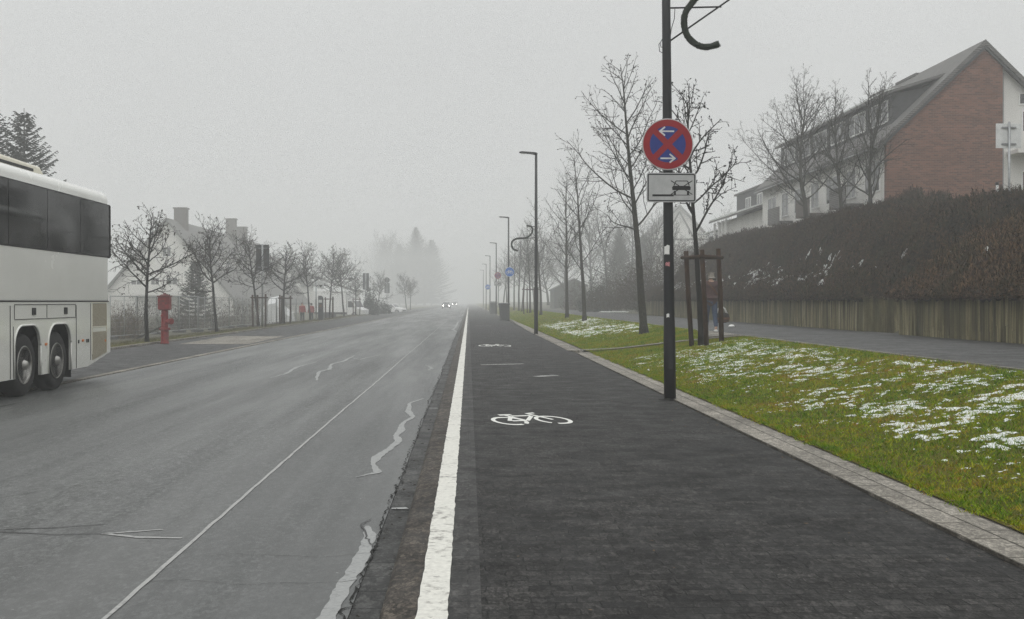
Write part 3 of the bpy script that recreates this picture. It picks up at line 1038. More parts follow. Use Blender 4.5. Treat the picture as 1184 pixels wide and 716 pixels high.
# fallen leaves and grit, lying singly
def litter(name, n, xf, yf, zf, smin, smax, seed, mat, label):
    rs = np.random.RandomState(seed)
    x, y = xf(rs.rand(n)), yf(rs.rand(n)); z = zf(x, y) + .006
    s = smin + (smax - smin) * rs.rand(n) ** 2; a = rs.rand(n) * 6.283
    P = []
    for k, (r, w) in enumerate(((1, 0), (.2, .55), (-1, .05), (.1, -.5))):
        px = np.cos(a) * r * s - np.sin(a) * w * s; py = np.sin(a) * r * s + np.cos(a) * w * s
        P.append(np.stack([x + px, y + py, z + rs.rand(n) * s * .5], 1))
    o = npmesh(name, np.stack(P, 1).reshape(-1, 3), np.arange(4 * n).reshape(n, 4), M[mat])
    return tag(o, label, 'leaf litter', kind='stuff')


def edge_bias(r): return np.where(r < .55, 3.0 - .5 * (r / .55) ** 3 * 1.0, -.1 + 3.1 * (r - .55) / .45)
litter('leaf_litter', 420, edge_bias, lambda r: 4 + 34 * r ** 1.3, lambda x, y: 0 * x, .006, .022, 61, 'dry_stalk', 'small dead leaves scattered on the cycle path')
litter('leaf_litter', 260, lambda r: 3.38 + .5 * r ** 2, lambda r: 4 + 24 * r, lambda x, y: np.maximum(lawn_z(x, y), .024), .010, .035, 62, 'dry_stalk', 'dead leaves along the lawn edge')
litter('leaf_litter', 160, lambda r: -.56 + .14 * r, lambda r: 4 + 26 * r, lambda x, y: 0 * x + ROAD_Z, .008, .024, 63, 'leaf_brown', 'dark leaf bits lying in the gutter')
litter('road_grit', 300, lambda r: -6.5 + 5.8 * r, lambda r: 4 + 22 * r ** 1.3, lambda x, y: 0 * x + ROAD_Z, .004, .012, 64, 'sealant', 'pale grit scattered on the road')
rs = np.random.RandomState(5)

# ------------------------------------------------------------------ road and path markings
def ground_ribbon(mb, pix, wpx, z, jit=0.0, seed=0, sub=6):
    """a ribbon through picture points laid on the ground plane; widths in metres"""
    rng = random.Random(seed)
    P = [G(u, v, z) for u, v in pix]
    W = wpx if hasattr(wpx, '__len__') else [wpx] * len(P)
    pts, ws = [], []
    for i in range(len(P) - 1):
        for k in range(sub):
            t = k / sub
            q = P[i].lerp(P[i + 1], t)
            pts.append((q.x + rng.gauss(0, jit), q.y + rng.gauss(0, jit)))
            ws.append((W[i] * (1 - t) + W[i + 1] * t) * rng.uniform(.8, 1.2))
    pts.append((P[-1].x, P[-1].y)); ws.append(W[-1])
    mb.ribbon(pts, ws, Matrix.Translation((0, 0, z)))


zs = ROAD_Z + .004
m = MB()
rng = random.Random(12)
pts = []
y = -4.0
while y < 230:
    pts.append((-1.73 + rng.gauss(0, .0025) + .008 * math.sin(y * .35), y)); y += .25 if y < 30 else 1.5
m.ribbon(pts, [.026 * rng.uniform(.9, 1.1) for _ in pts], Matrix.Translation((0, 0, zs)))
o = m.build('lane_seam', M['pale_sealant']); o['kind'] = 'structure'
m = MB()
ground_ribbon(m, [(489, 461), (474, 466), (472, 476), (478, 482), (466, 489), (464, 497), (458, 504), (461, 510), (450, 519), (436, 528), (431, 537), (437, 546), (424, 549), (411, 552)],
              [.05, .05, .09, .06, .05, .09, .06, .10, .07, .10, .04, .08, .03, .015], zs, .004, 1)
ground_ribbon(m, [(424, 608), (428, 620), (420, 640), (411, 658), (398, 676), (388, 696), (374, 720)], [.03, .09, .08, .08, .08, .085, .09], zs, .0015, 2)
ground_ribbon(m, [(492, 422), (500, 426), (495, 428), (502, 429)], [.03, .07, .05, .02], zs, .01, 3)
ground_ribbon(m, [(410, 411), (396, 418), (383, 421), (381, 427), (369, 430), (366, 440)], [.03, .10, .06, .10, .08, .04], zs, .012, 4)
ground_ribbon(m, [(367, 418), (342, 425), (330, 432), (312, 437)], [.03, .09, .07, .03], zs, .012, 5)
ground_ribbon(m, [(530, 372), (527, 378), (524, 381), (528, 384)], [.1, .10, .15, .06], zs, .02, 6)
ground_ribbon(m, [(440, 410), (415, 416), (408, 414)], [.03, .06, .02], zs, .012, 7)
ground_ribbon(m, [(330, 412), (352, 410), (340, 414)], [.03, .05, .02], zs, .012, 8)
o = m.build('crack_sealant', M['sealant']); o['kind'] = 'structure'
m = MB()
ground_ribbon(m, [(118, 617), (150, 615), (189, 612)], [.025, .03, .022], zs, .004, 9)
ground_ribbon(m, [(119, 617), (160, 621), (210, 622)], [.03, .04, .03], zs, .004, 10)
o = m.build('utility_spray_mark', M['pale_sealant']); o['kind'] = 'structure'
m = MB()
ground_ribbon(m, [(-40, 611), (0, 612), (60, 610), (125, 606)], [.015, .02, .015, .01], zs, .006, 11)
ground_ribbon(m, [(-40, 615), (0, 615), (60, 618), (118, 617)], [.015, .018, .012, .01], zs, .006, 12)
ground_ribbon(m, [(-30, 478), (0, 470), (26, 465)], [.05, .08, .03], zs, .01, 13)
ground_ribbon(m, [(428, 600), (418, 606), (424, 622), (430, 632)], [.008, .012, .012, .006], zs + .004, .006, 14)
o = m.build('dark_crack_seal', M['sealant_dark']); o['kind'] = 'structure'
m = MB()                                     # open joint between asphalt and gutter
pts, ws = [], []
y = 2.0
while y < 60:
    pts.append((-.585 + rng.gauss(0, .012) + .01 * math.sin(y * 2.1), y)); ws.append(max(.002, rng.gauss(.009, .005))); y += .055 if y < 22 else .3
m.ribbon(pts, ws, Matrix.Translation((0, 0, zs + .002)))
# fine cracks across the asphalt
for s in range(9):
    x0, y0 = rng.uniform(-6.5, -.9), rng.uniform(3.5, 14)
    a = rng.uniform(-.5, .5)
    pp = []
    for i in range(14):
        pp.append((x0, y0)); a += rng.gauss(0, .35); a *= .9
        x0 += .09 * math.cos(a); y0 += .09 * math.sin(a)
    m.ribbon(pp, [.004 * rng.uniform(.4, 1.3) for _ in pp], Matrix.Translation((0, 0, zs + .001)))
o = m.build('road_crack', M['crack']); o['kind'] = 'structure'
m = MB()
for y in (5.05, 8.3, 16.1, 24):
    m.ribbon([(-.56, y), (-.44, y + .01)], [.05, .09], Matrix.Translation((0, 0, ROAD_Z + .001)))
o = m.build('gutter_mortar', M['sealant']); o['kind'] = 'structure'


def bike(mb, Mx, w=.075, ring=28):
    def el(cx, cy, rx, ry, a0=0, a1=2 * PI):
        return [(cx + rx * math.cos(a0 + (a1 - a0) * i / ring), cy + ry * math.sin(a0 + (a1 - a0) * i / ring)) for i in range(ring + 1)]
    for cx, g in ((-.5, -.9), (.5, -1.9)):
        mb.ribbon(el(cx, 0, .33, .33, g, g + 2 * PI - .35), w, Mx)
    def seg(a, b, ww=w): mb.ribbon([a, b], ww, Mx)
    seg((-.5, .0), (-.235, .40)); seg((-.12, -.02), (-.30, .50)); seg((-.20, .42), (.26, .42))
    seg((-.10, -.02), (.25, .38)); seg((-.46, -.02), (-.14, -.02)); seg((.5, 0), (.30, .56)); seg((.26, .60), (.50, .66))
    seg((-.44, .53), (-.14, .53), w * 1.3)


def bike_mark(cx, cy, width, length, mat, skew=0.0):
    mb = MB()
    Mx = Matrix.Translation((cx, cy, .004)) @ Matrix.Rotation(skew, 4, 'Z') @ Matrix.Diagonal((width / 1.66, length / 1.0, 1, 1))
    # each bar a hair above the one before, so crossing bars never share a plane
    bike(mb, Mx, .085)
    k = 0; last = 0
    vs = []
    for i, p in enumerate(mb.v):
        vs.append(p)
    fid = {}
    cnt = 0
    prev = None
    for f in mb.f:
        if prev is None or not (set(f) & prev): cnt += 1
        prev = set(f)
        for q in f: fid[q] = cnt
    mb.v = [(p[0], p[1], p[2] + .0004 * fid.get(i, 0)) for i, p in enumerate(mb.v)]
    o = mb.build('bicycle_marking', M[mat]); o['kind'] = 'structure'


c = G(614, 485.5)
bike_mark(c.x, c.y - .10, .91, 1.30, 'white_symbol', .22)
c = G(572, 400); bike_mark(c.x, c.y, 1.0, 1.9, 'white_symbol', .1)
for u, v in ((581, 421.5), (631, 435), (559, 377), (556, 368)):
    c = G(u, v)
    mb = MB()
    d = .5 if u != 631 else .22
    mb.ribbon([(c.x - d, c.y - .16), (c.x, c.y), (c.x + d, c.y + .22)], [.16, .26, .2], Matrix.Translation((0, 0, .004)))
    o = mb.build('worn_marking', M['worn_symbol']); o['kind'] = 'structure'


# ------------------------------------------------------------------ retaining walls
def wall(label, segs, ztop, zbot, seed, thick=.16):
    """precast wall units stood side by side; segs: list of ((x,y),(x,y)) runs, outer face on the right of travel"""
    rng = random.Random(seed)
    mb = MB()
    for (a, b) in segs:
        a, b = Vector((*a, 0)), Vector((*b, 0))
        L = (b - a).length
        d = (b - a) / L
        nrm = Vector((d.y, -d.x, 0))
        k = max(1, round(L / .98)); w = L / k
        for i in range(k):
            o = rng.uniform(-.010, .010); tz = rng.uniform(-.015, .015)
            c = a + d * (w * (i + .5)) - nrm * (thick / 2 - o)
            mb.box((c.x, c.y, (ztop + zbot) / 2 + tz), (w - .012, thick, ztop - zbot), rz=math.atan2(d.y, d.x))
            # formwork ribs, uneven
            nr = 9
            for r_ in range(nr):
                if rng.random() < .8:
                    cc = a + d * (w * (i + (r_ + .5 + rng.uniform(-.2, .2)) / nr)) + nrm * (o + .001)
                    hh = rng.uniform(.55, .98) * (ztop - zbot)
                    mb.box((cc.x, cc.y, ztop + tz - hh / 2 - .004), (w / nr * rng.uniform(.35, .8), .014 + rng.uniform(0, .01), hh), rz=math.atan2(d.y, d.x))
    o = mb.build('retaining_wall', M['wall_concrete'], recalc=False)
    return tag(o, label, 'wall')


wall('stained grey brown concrete retaining wall under the nearest bank, at the right edge',
     [((WALL_X, 29.2), (WALL_X, 8.6)), ((13.6, 29.2), (WALL_X, 29.2))], 1.64, .45, 1)
wall('long stained concrete retaining wall running behind the walking woman',
     [((11.32, 73.5), (11.32, 32.5)), ((14.6, 32.5), (11.32, 32.5))], 1.60, .45, 2)


# ------------------------------------------------------------------ planted banks
def bank(name, label, y0, y1, rise, ends, wx, n, seed, crest=6.5, mat='bank_twig', tiers=False):
    rs = np.random.RandomState(seed)

    def hz(x, y):
        xp = np.maximum(x - wx + .12, 0)
        if tiers:      # a gentle apron above the wall, then the taller hedge behind it
            z = 1.58 + (1.15 * (1 - np.exp(-xp / 1.2)) + 1.85 * sstep(1.5, 3.3, xp) + .75 * sstep(2.8, 6.5, xp)) * ends(y)
        else:
            z = 1.58 + .95 * rise * (1 - np.exp(-xp / 2.6)) * ends(y)
        m = np.minimum(1, xp * 1.2 + .05)
        z = z + (.22 * vnoise(y * .7, x * .45, seed) + .20 * vnoise(y * 1.7 + x * .5, x * .8, seed + 1) + .15 * vnoise(y * 4.2 + x, x * 1.7, seed + 2) + .07 * vnoise(y * 9, x * 6, seed + 3)) * m
        return z
    gxs = np.concatenate([[wx - .10], wx + np.linspace(-.02, crest, 46)])
    gys = np.linspace(y0, y1, max(10, int((y1 - y0) / .16)))
    X, Y = np.meshgrid(gxs, gys)
    Z = hz(X, Y)
    Z[:, 0] = 1.50
    jit = rs.normal(size=Z.shape) * .035
    Z = Z + jit
    # close both ends down to the soil
    Z[0, :] = np.minimum(Z[0, :], 1.45); Z[-1, :] = np.minimum(Z[-1, :], 1.45)
    v = np.stack([X, Y, Z], -1).reshape(-1, 3)
    w = len(gxs)
    i, j = np.meshgrid(np.arange(w - 1), np.arange(len(gys) - 1))
    b = (j * w + i).ravel()
    o = npmesh(name, v, np.stack([b, b + 1, b + w + 1, b + w], 1), M['bank_mass'])
    tag(o, label, 'ground cover', kind='stuff')
    # trailing twigs: curved strips lying down the slope, and some hanging over the wall
    nc = n // 46                                      # twigs grow in drooping bunches
    cx = wx - .05 + crest * rs.rand(nc) ** 1.25; cy = y0 + (y1 - y0) * rs.rand(nc)
    ca = .03 + .34 * rs.rand(nc) ** 2.2; cth = rs.normal(size=nc) * .7
    ci = rs.randint(0, nc, n)
    x = np.maximum(cx[ci] + rs.normal(size=n) * .13, wx - .14)
    y = np.clip(cy[ci] + rs.normal(size=n) * .16, y0, y1)
    over = rs.rand(n) < .16
    x = np.where(over, wx - .12 + .25 * rs.rand(n), x)
    L = .22 + .45 * rs.rand(n)
    th = cth[ci] + rs.normal(size=n) * .38                      # spread about straight down the slope
    dx, dy = -np.cos(th), np.sin(th)
    wd = .005 + .011 * rs.rand(n)
    P = []
    arch = ca[ci] * (.35 + .8 * rs.rand(n)) + .03
    for t, up in ((0, 0.02), (.4, 1.0), (1.0, .15)):
        xx = x + dx * L * t * .8; yy = y + dy * L * t
        zz = hz(xx, yy) + arch * up
        drop = np.minimum(np.maximum(0, (wx - .12) - xx), .01 + .08 * rs.rand(n) ** 3)
        zz = zz - drop * 1.15 * (.6 + rs.rand(n) * .8)
        xx = np.maximum(xx, wx - .16 - .10 * rs.rand(n))
        P.append(np.stack([xx, yy, zz], 1))
    sd = np.stack([-dy, dx, .5 * rs.normal(size=n)], 1)
    sd /= np.linalg.norm(sd, axis=1)[:, None]
    V = np.stack([P[0] - sd * wd[:, None], P[0] + sd * wd[:, None], P[1] - sd * wd[:, None] * .8, P[1] + sd * wd[:, None] * .8,
                  P[2] - sd * .004, P[2] + sd * .004], 1).reshape(-1, 3)
    B = np.arange(n) * 6
    f = np.concatenate([np.stack([B, B + 1, B + 3, B + 2], 1), np.stack([B + 2, B + 3, B + 5, B + 4], 1)])
    # longer shoots standing out of the mass
    ns = n // 45
    sx_ = wx + .2 + (crest - .4) * rs.rand(ns); sy_ = y0 + .3 + (y1 - y0 - .6) * rs.rand(ns)
    b0 = np.stack([sx_, sy_, hz(sx_, sy_)], 1)
    sdv = np.stack([-.35 + .5 * rs.normal(size=ns), .6 * rs.normal(size=ns), .55 + .5 * rs.rand(ns)], 1); sdv /= np.linalg.norm(sdv, axis=1)[:, None]
    sl_ = (.25 + .45 * rs.rand(ns))[:, None]
    b1 = b0 + sdv * sl_ * .6; b2 = b0 + sdv * sl_ + np.array([-.08, 0, -.06])
    sw = np.cross(sdv, rs.normal(size=(ns, 3))); sw /= np.linalg.norm(sw, axis=1)[:, None]; sw *= .007
    Vs = np.stack([b0 - sw, b0 + sw, b1 - sw * .8, b1 + sw * .8, b2 - sw * .4, b2 + sw * .4], 1).reshape(-1, 3)
    Bs = np.arange(ns) * 6 + len(V)
    f = np.concatenate([f, np.stack([Bs, Bs + 1, Bs + 3, Bs + 2], 1), np.stack([Bs + 2, Bs + 3, Bs + 5, Bs + 4], 1)])
    V = np.concatenate([V, Vs])
    # small leaves
    m = n
    k = rs.randint(0, n, m)
    c = P[1][k] * (1 - rs.rand(m)[:, None]) + P[2][k] * rs.rand(m)[:, None] * 0 + P[1][k] * 0
    tt = rs.rand(m)[:, None]
    c = P[1][k] * (1 - tt) + P[2][k] * tt + rs.normal(size=(m, 3)) * .03
    a1 = rs.normal(size=(m, 3)); a1 /= np.linalg.norm(a1, axis=1)[:, None]
    a2 = np.cross(a1, rs.normal(size=(m, 3))); a2 /= np.linalg.norm(a2, axis=1)[:, None]
    s = (.010 + .018 * rs.rand(m))[:, None]
    lv = np.stack([c - a1 * s, c - a2 * s * .6, c + a1 * s, c + a2 * s * .6], 1).reshape(-1, 3)
    lf = np.arange(4 * m).reshape(m, 4) + len(V)
    t = npmesh('twigs', np.concatenate([V, lv]), np.concatenate([f, lf]), M[mat], o)
    return hz


def np_sstep(a, b, y): return sstep(a, b, y) if a < b else 1 - sstep(b, a, y)


hz_near = bank('ground_cover', 'brown ground cover hanging over the nearest wall at the right edge', 8.6, 29.3, 4.0,
               lambda y: (.70 + .30 * np_sstep(29.0, 22, y)) * np_sstep(29.6, 28.6, y), WALL_X, 110000, 1, 7, 'bank_twig_near')
hz_far = bank('ground_cover', 'long dark brown bank of trailing shrubs above the farther wall', 32.4, 76, 4.05,
              lambda y: np_sstep(32.1, 33.2, y) * (1 - .5 * np_sstep(70, 77, y)) * (1 + .05 * np.sin(y * .31)) * (.84 + .16 * np_sstep(36, 50, y)), 11.32, 210000, 2, 6.5, tiers=True)
# old snow caught in the twigs
rs = np.random.RandomState(31)
px = 11.45 + 2.0 * rs.rand(12000); py = 34 + 36 * rs.rand(12000)
f = .7 * fbm(px * 1.2, py * .5, .9) + .6 * fbm(px, py, 3.5)
k = (f + .75 * np.exp(-((px - 12.1) / .6) ** 2) * sstep(36, 44, py) - .50 > 0)
snow_clumps('snow', np.stack([px, py], 1)[k][:2400], lambda x, y: hz_far(x, y) + .12, 9, .014, .085, 'specks of snow caught in the twigs of the long bank', flat=.3)
px = 11.4 + 4.0 * rs.rand(260); py = 15 + 13.5 * rs.rand(260)
f = fbm(px, py, .8)
k = f + .3 * rs.randn(260) > .25
snow_clumps('snow', np.stack([px, py], 1)[k][:60], lambda x, y: hz_near(x, y) + .06, 10, .015, .07, 'few specks of snow on the bank at the right edge', flat=.3)

o = twig_shrub('clipped_hedge', 'dense dark clipped hedge rising to the right edge below the brick house', (18.4, 38.3, 3.35), (6.6, 2.6, 1.65), 16000, 41, 'bank_twig', None, 'hedge', .55, lw=.035)
rng = random.Random(4)

# ------------------------------------------------------------------ houses
def window(parent, M4, w, h, mat='window_frame', bars=1, depth=.05):
    """a frame with its pane; local frame: x along the wall, -y outward, z up, origin at the middle"""
    fr = MB()
    t = .07
    for (cx, cz, sx, sz) in ((0, h / 2 - t / 2, w, t), (0, -h / 2 + t / 2, w, t), (-w / 2 + t / 2, 0, t, h - 2 * t), (w / 2 - t / 2, 0, t, h - 2 * t)):
        fr.box(None, (sx, depth, sz), M=M4 @ Matrix.Translation((cx, -.012, cz)))
    for b in range(bars):
        x = -w / 2 + w * (b + 1) / (bars + 1)
        fr.box(None, (.05, depth - .01, h - 2 * t), M=M4 @ Matrix.Translation((x, -.012, 0)))
    f = fr.build('window', M[mat], parent)
    g = MB(); g.box(None, (w - t, .02, h - t), M=M4 @ Matrix.Translation((0, -.008, 0)))
    g.build('pane', M['window_glass'], f)
    return f


def faceM(x, y, z, ang):
    return Matrix.Translation((x, y, z)) @ Matrix.Rotation(ang, 4, 'Z')


LEFTWARD = -PI / 2      # wall that looks to -x

# brick house on the right ------------------------------------------------------
hb = thing('brick_house', 'large house with red brick gable and white long side above the bank', 'house', (19.9, 53.7, 4.0))
AX, AZ, EZ = 4.7, 9.65, 5.2
sl = (AZ - EZ) / AX
def rz_(x): return EZ + sl * x if x < AX else AZ - sl * (x - AX)
b = MB(); b.prism([(0, -1), (9.4, -1), (9.4, rz_(9.4)), (AX, AZ), (0, EZ)], .28, 23, 'y'); b.build('wall', M['render_wall'], hb)
b = MB(); b.prism([(-.02, -1), (5.6, -1), (5.6, rz_(5.6) - .02), (AX, AZ - .02), (-.02, EZ - .02)], 0, .275, 'y'); b.build('gable_wall', M['gable_brick'], hb)
rf = MB()
t = .22
rf.prism([(-.45, EZ - .45 * sl + .03), (AX, AZ + .03), (AX, AZ + .03 + t * 1.2), (-.45, EZ - .45 * sl + t + .03)], -.16, 23.3, 'y')
rf.prism([(AX + .002, AZ + .03), (9.9, rz_(9.9) + .03), (9.9, rz_(9.9) + t + .03), (AX + .002, AZ + .03 + t * 1.2)], -.16, 23.3, 'y')
ro = rf.build('roof', M['roof_tile'], hb)
for y_, l_ in ((9.5, 3.0), (14.2, 2.4)):
    ch = MB(); ch.box((AX, y_, AZ + .28), (.3, l_, .12)); ch.build('roof_vent', M['roof_tile'], ro)
bb = MB()
bb.prism([(-.45, EZ - .45 * sl - .14), (AX, AZ - .14), (AX, AZ + .02), (-.45, EZ - .45 * sl + .02)], -.12, -.06, 'y')
bb.prism([(AX + .002, AZ - .14), (9.9, rz_(9.9) - .14), (9.9, rz_(9.9) + .02), (AX + .002, AZ + .02)], -.12, -.06, 'y')
bb.build('bargeboard', M['slate'], hb)
# long dormer
d = MB()
dz0, dz1 = rz_(.7), 7.55
d.prism([(.7, dz0 - .1), (.7, dz1), (2.9, rz_(2.9) + .12), (2.9, rz_(2.9) - .1)], 1.3, 21, 'y'); d.build('dormer', M['slate'], hb)
d = MB(); d.prism([(.38, dz1 - .02), (3.25, rz_(3.25) + .16), (3.25, rz_(3.25) + .30), (.38, dz1 + .12)], 1.0, 21.3, 'y'); dr = d.build('dormer_roof', M['roof_tile'], hb)
s = MB(); s.prism([(.40, dz1 + .122), (.95, dz1 + .27), (.95, dz1 + .30), (.40, dz1 + .20)], 1.02, 21.2, 'y')
s.build('roof_snow', M['snow'], dr)
for i in range(6):
    window(hb, faceM(.685, 2.9 + i * 3.2, dz1 - .72, LEFTWARD), 2.4, 1.1, bars=2)
for i in range(7):
    y = 1.9 + i * 3.1
    window(hb, faceM(-.005, y, 3.55, LEFTWARD), 1.5 if i % 2 else 2.1, 1.5, bars=1)
    window(hb, faceM(-.005, y, .75, LEFTWARD), 1.5, 1.4, bars=1)
for i in range(3):
    p = MB(); p.box((-.45, 4.6 + i * 6.2, 2.35), (.9, 2.6, .14)); p.box((-.87, 4.6 + i * 6.2, 2.85), (.05, 2.6, .9)); p.build('balcony', M['chimney_brick' if i == 1 else 'roof_tile'], hb)
p = MB(); p.box((7.6, -.35, 4.55), (3.4, 1.2, .18)); p.box((7.6, -.92, 5.05), (3.4, .05, .85)); p.build('balcony', M['render_wall'], hb)
for z in (3.0, 5.9):
    window(hb, faceM(7.6, .275, z, 0), 1.9, 1.5)
window(hb, faceM(6.75, .275, 7.2, 0), .5, .6, bars=0)
g = MB(); g.tube([(-.5, -.1, EZ - .40), (-.5, 23.2, EZ - .40)], .07, 8); g.tube([(5.7, .2, -1), (5.7, .2, rz_(5.7) - .3)], .05, 8); g.build('gutter_pipe', M['grey_steel'], hb)

# lower house with snowy eaves -----------------------------------------------------
h2 = thing('stepped_house', 'grey house with boxy top storey and snowy lower roof beyond the brick house', 'house', (20.2, 77.5, 3.6))
b = MB(); b.box((4.6, 7, 1.6), (9.2, 13.8, 5.2)); b.build('wall', M['render_wall'], h2)
b = MB(); b.box((5.2, 8.2, 5.55), (6.6, 15.6, 2.0)); b.build('upper_storey', M['slate'], h2)
b = MB(); b.box((5.2, 8.2, 6.62), (7.0, 16, .14)); b.build('flat_roof', M['roof_tile'], h2)
b = MB(); b.prism([(-.8, 4.15), (2.1, 5.1), (2.1, 5.25), (-.8, 4.30)], -.2, 14.2, 'y'); r2 = b.build('lower_roof', M['roof_tile'], h2)
s = MB(); s.prism([(-.78, 4.305), (1.4, 5.02), (1.4, 5.13), (-.78, 4.42)], 2.2, 14.1, 'y'); s.build('roof_snow', M['snow'], r2)
b = MB(); b.box((4.0, 17.4, .9), (7, 5.6, 5)); b.build('annex', M['slate'], h2)
s = MB(); s.prism([(-.5, 3.5), (2.0, 4.0), (2.0, 4.12), (-.5, 3.62)], 14.5, 20.3, 'y'); s.build('roof_snow', M['snow'], h2)
for y in (3.0, 6.4, 10):
    window(h2, faceM(1.885, y + 2, 5.6, LEFTWARD), 1.6, 1.0)
for y in (2, 5.5, 9, 12):
    window(h2, faceM(-.005, y, 2.4, LEFTWARD), 1.5, 1.5)
p = MB()
for y in (9.2, 10.4, 11.6, 13.2): p.box((-.55, y, 1.6), (.14, .14, 5.0))
p.build('porch_post', M['window_frame'], h2)

# half-timbered gable far behind -------------------------------------------------------
ht = thing('timbered_house', 'pale half timbered gable almost lost in the fog behind the staked tree', 'house', (40.8, 220, 1.5))
ht.scale = (1.45,) * 3
b = MB(); b.prism([(-4, -1), (4, -1), (4, 8.4), (0, 12.6), (-4, 8.4)], 0, 10, 'y'); b.build('wall', M['render_wall'], ht)
b = MB()
for x in (-3.85, -2.2, -.75, .75, 2.2, 3.85): b.box((x, -.03, 3.7), (.24, .08, 9.2))
for z in (2.2, 5.2, 8.3): b.box((0, -.032, z), (7.9, .09, .24))
for s in (-1, 1):
    b.bar((s * 2.0, -.034, 8.4), (0, -.034, 12), .2); b.bar((s * 3.8, -.036, 5.3), (s * 2.3, -.036, 8.2), .2)
b.build('timber', M['timber_dark'], ht)
b = MB()
b.prism([(-4.6, 7.8), (0, 12.65), (0, 12.95), (-4.6, 8.1)], -.5, 10.4, 'y'); b.prism([(.002, 12.65), (4.6, 7.8), (4.6, 8.1), (.002, 12.95)], -.5, 10.4, 'y')
b.build('roof', M['roof_tile'], ht)
for x in (-1.5, 1.5): window(ht, faceM(x, -.005, 6.8, 0), 1.0, 1.3)

# white gabled terrace on the left -----------------------------------------------------
hl = thing('white_house', 'white gabled house with three chimneys behind the mesh fence on the left', 'house', (-36.6, 140, -2.3))
hl.scale = (1.4,) * 3
GW, GA, GE = 5.7, 9.65, 2.9
sl2 = (GA - GE) / GW
b = MB(); b.prism([(-GW, -1), (GW, -1), (GW, GE), (0, GA), (-GW, GE)], 0, 44, 'y'); b.build('wall', M['render_wall'], hl)
rf = MB()
rf.prism([(-GW - .5, GE - .5 * sl2 + .03), (-.001, GA + .03), (-.001, GA + .30), (-GW - .5, GE - .5 * sl2 + .30)], -.4, 44.4, 'y')
rf.prism([(.001, GA + .03), (GW + .5, GE - .5 * sl2 + .03), (GW + .5, GE - .5 * sl2 + .30), (.001, GA + .30)], -.4, 44.4, 'y')
ro = rf.build('roof', M['roof_tile'], hl)
for y, hh, w in ((4.2, 1.4, 1.05), (26, 2.0, 1.0), (32, 1.5, 1.0)):
    c = MB(); c.box((.2, y, GA + hh / 2 - .3), (w, w, hh + .6)); c.box((.2, y, GA + hh + .05), (w + .16, w + .16, .12)); c.build('chimney', M['chimney_brick'], ro)
for i, y in enumerate((8, 14, 20, 27, 34)):
    x0 = 3.3; z0 = GA - sl2 * x0
    c = MB(); c.prism([(x0 - 1.5, z0 + 1.45), (x0 + .25, z0 + 1.0), (x0 + .25, z0 - .45), (x0 - 1.4, z0 + .5)], y - 1.1, y + 1.1, 'y'); dm = c.build('dormer', M['render_wall'], hl)
    c = MB(); c.prism([(x0 - 1.7, z0 + 1.52), (x0 + .55, z0 + .94), (x0 + .55, z0 + 1.08), (x0 - 1.7, z0 + 1.66)], y - 1.3, y + 1.3, 'y'); c.build('dormer_roof', M['roof_tile'], dm)
    window(hl, faceM(x0 + .255, y, z0 + .35, PI / 2), 1.5, .95)
for x, z, w, h in ((-1.0, 4.3, .8, 1.0), (.45, 4.4, 1.0, .85), (-2.6, 4.1, 1.0, 1.0), (2.8, 3.0, .9, 1.0), (0, 7.0, .8, .9)):
    window(hl, faceM(x, -.005, z, 0), w, h)
for y in (6, 12, 18, 25, 32): window(hl, faceM(GW + .005, y, 1.4, PI / 2), 1.4, 1.3)
p = MB(); p.box((-.5, -.7, 3.3), (4.4, 1.4, .16)); p.box((-.5, -1.38, 3.75), (4.4, .05, .8)); p.build('balcony', M['render_wall'], hl)

h3 = thing('low_hall', 'long low pale building with snowy roof behind the men in red jackets', 'building', (-29.2, 205, -1.2))
h3.scale = (1.36,) * 3
b = MB(); b.box((0, 6, 1.6), (12, 12, 3.4)); b.build('wall', M['render_wall'], h3)
b = MB(); b.prism([(-6.5, 3.25), (0, 5.5), (6.5, 3.25), (6.5, 3.5), (0, 5.8), (-6.5, 3.5)], -.5, 12.5, 'y'); r3 = b.build('roof', M['roof_tile'], h3)
b = MB(); b.prism([(-6.4, 3.55), (0, 5.82), (0, 5.92), (-6.4, 3.65)], 0, 12, 'y'); b.prism([(1.5, 5.3), (6.4, 3.55), (6.4, 3.63), (1.5, 5.42)], 0, 12, 'y'); b.build('roof_snow', M['snow'], r3)
for x in (-4, -1, 2, 4.6): window(h3, faceM(x, -.005, 1.7, 0), 1.5, 1.3)
h4 = thing('white_house', 'smaller white house with a grey roof right of the chimneyed house', 'house', (-40, 235, -1.2))
h4.scale = (1.4,) * 3
b = MB(); b.prism([(-4, -1), (4, -1), (4, 4.6), (0, 8.2), (-4, 4.6)], 0, 14, 'y'); b.build('wall', M['render_wall'], h4)
b = MB(); b.prism([(-4.5, 4.25), (0, 8.25), (4.5, 4.25), (4.5, 4.55), (0, 8.55), (-4.5, 4.55)], -.4, 14.4, 'y'); b.build('roof', M['roof_tile'], h4)
for x in (-1.6, 1.6): window(h4, faceM(x, -.005, 3.4, 0), 1.1, 1.3)

# dark shed and beyond on the right ------------------------------------------------------
c = atX(649, 356, 10.4)
sh = thing('garden_shed', 'dark boarded shed with a sloping roof beside the footpath in the fog', 'shed', (12.0, 160, .3))
sh.scale = (1.36,) * 3
b = MB(); b.prism([(0, -.5), (3.3, -.5), (3.3, 2.5), (2.1, 3.1), (0, 2.05)], 0, 6, 'y'); b.build('wall', M['shed_green'], sh)
b = MB(); b.prism([(-.15, 2.0), (2.1, 3.13), (2.1, 3.25), (-.15, 2.12)], -.2, 6.2, 'y'); b.prism([(2.102, 3.13), (3.5, 2.42), (3.5, 2.54), (2.102, 3.25)], -.2, 6.2, 'y'); r = b.build('roof', M['slate'], sh)

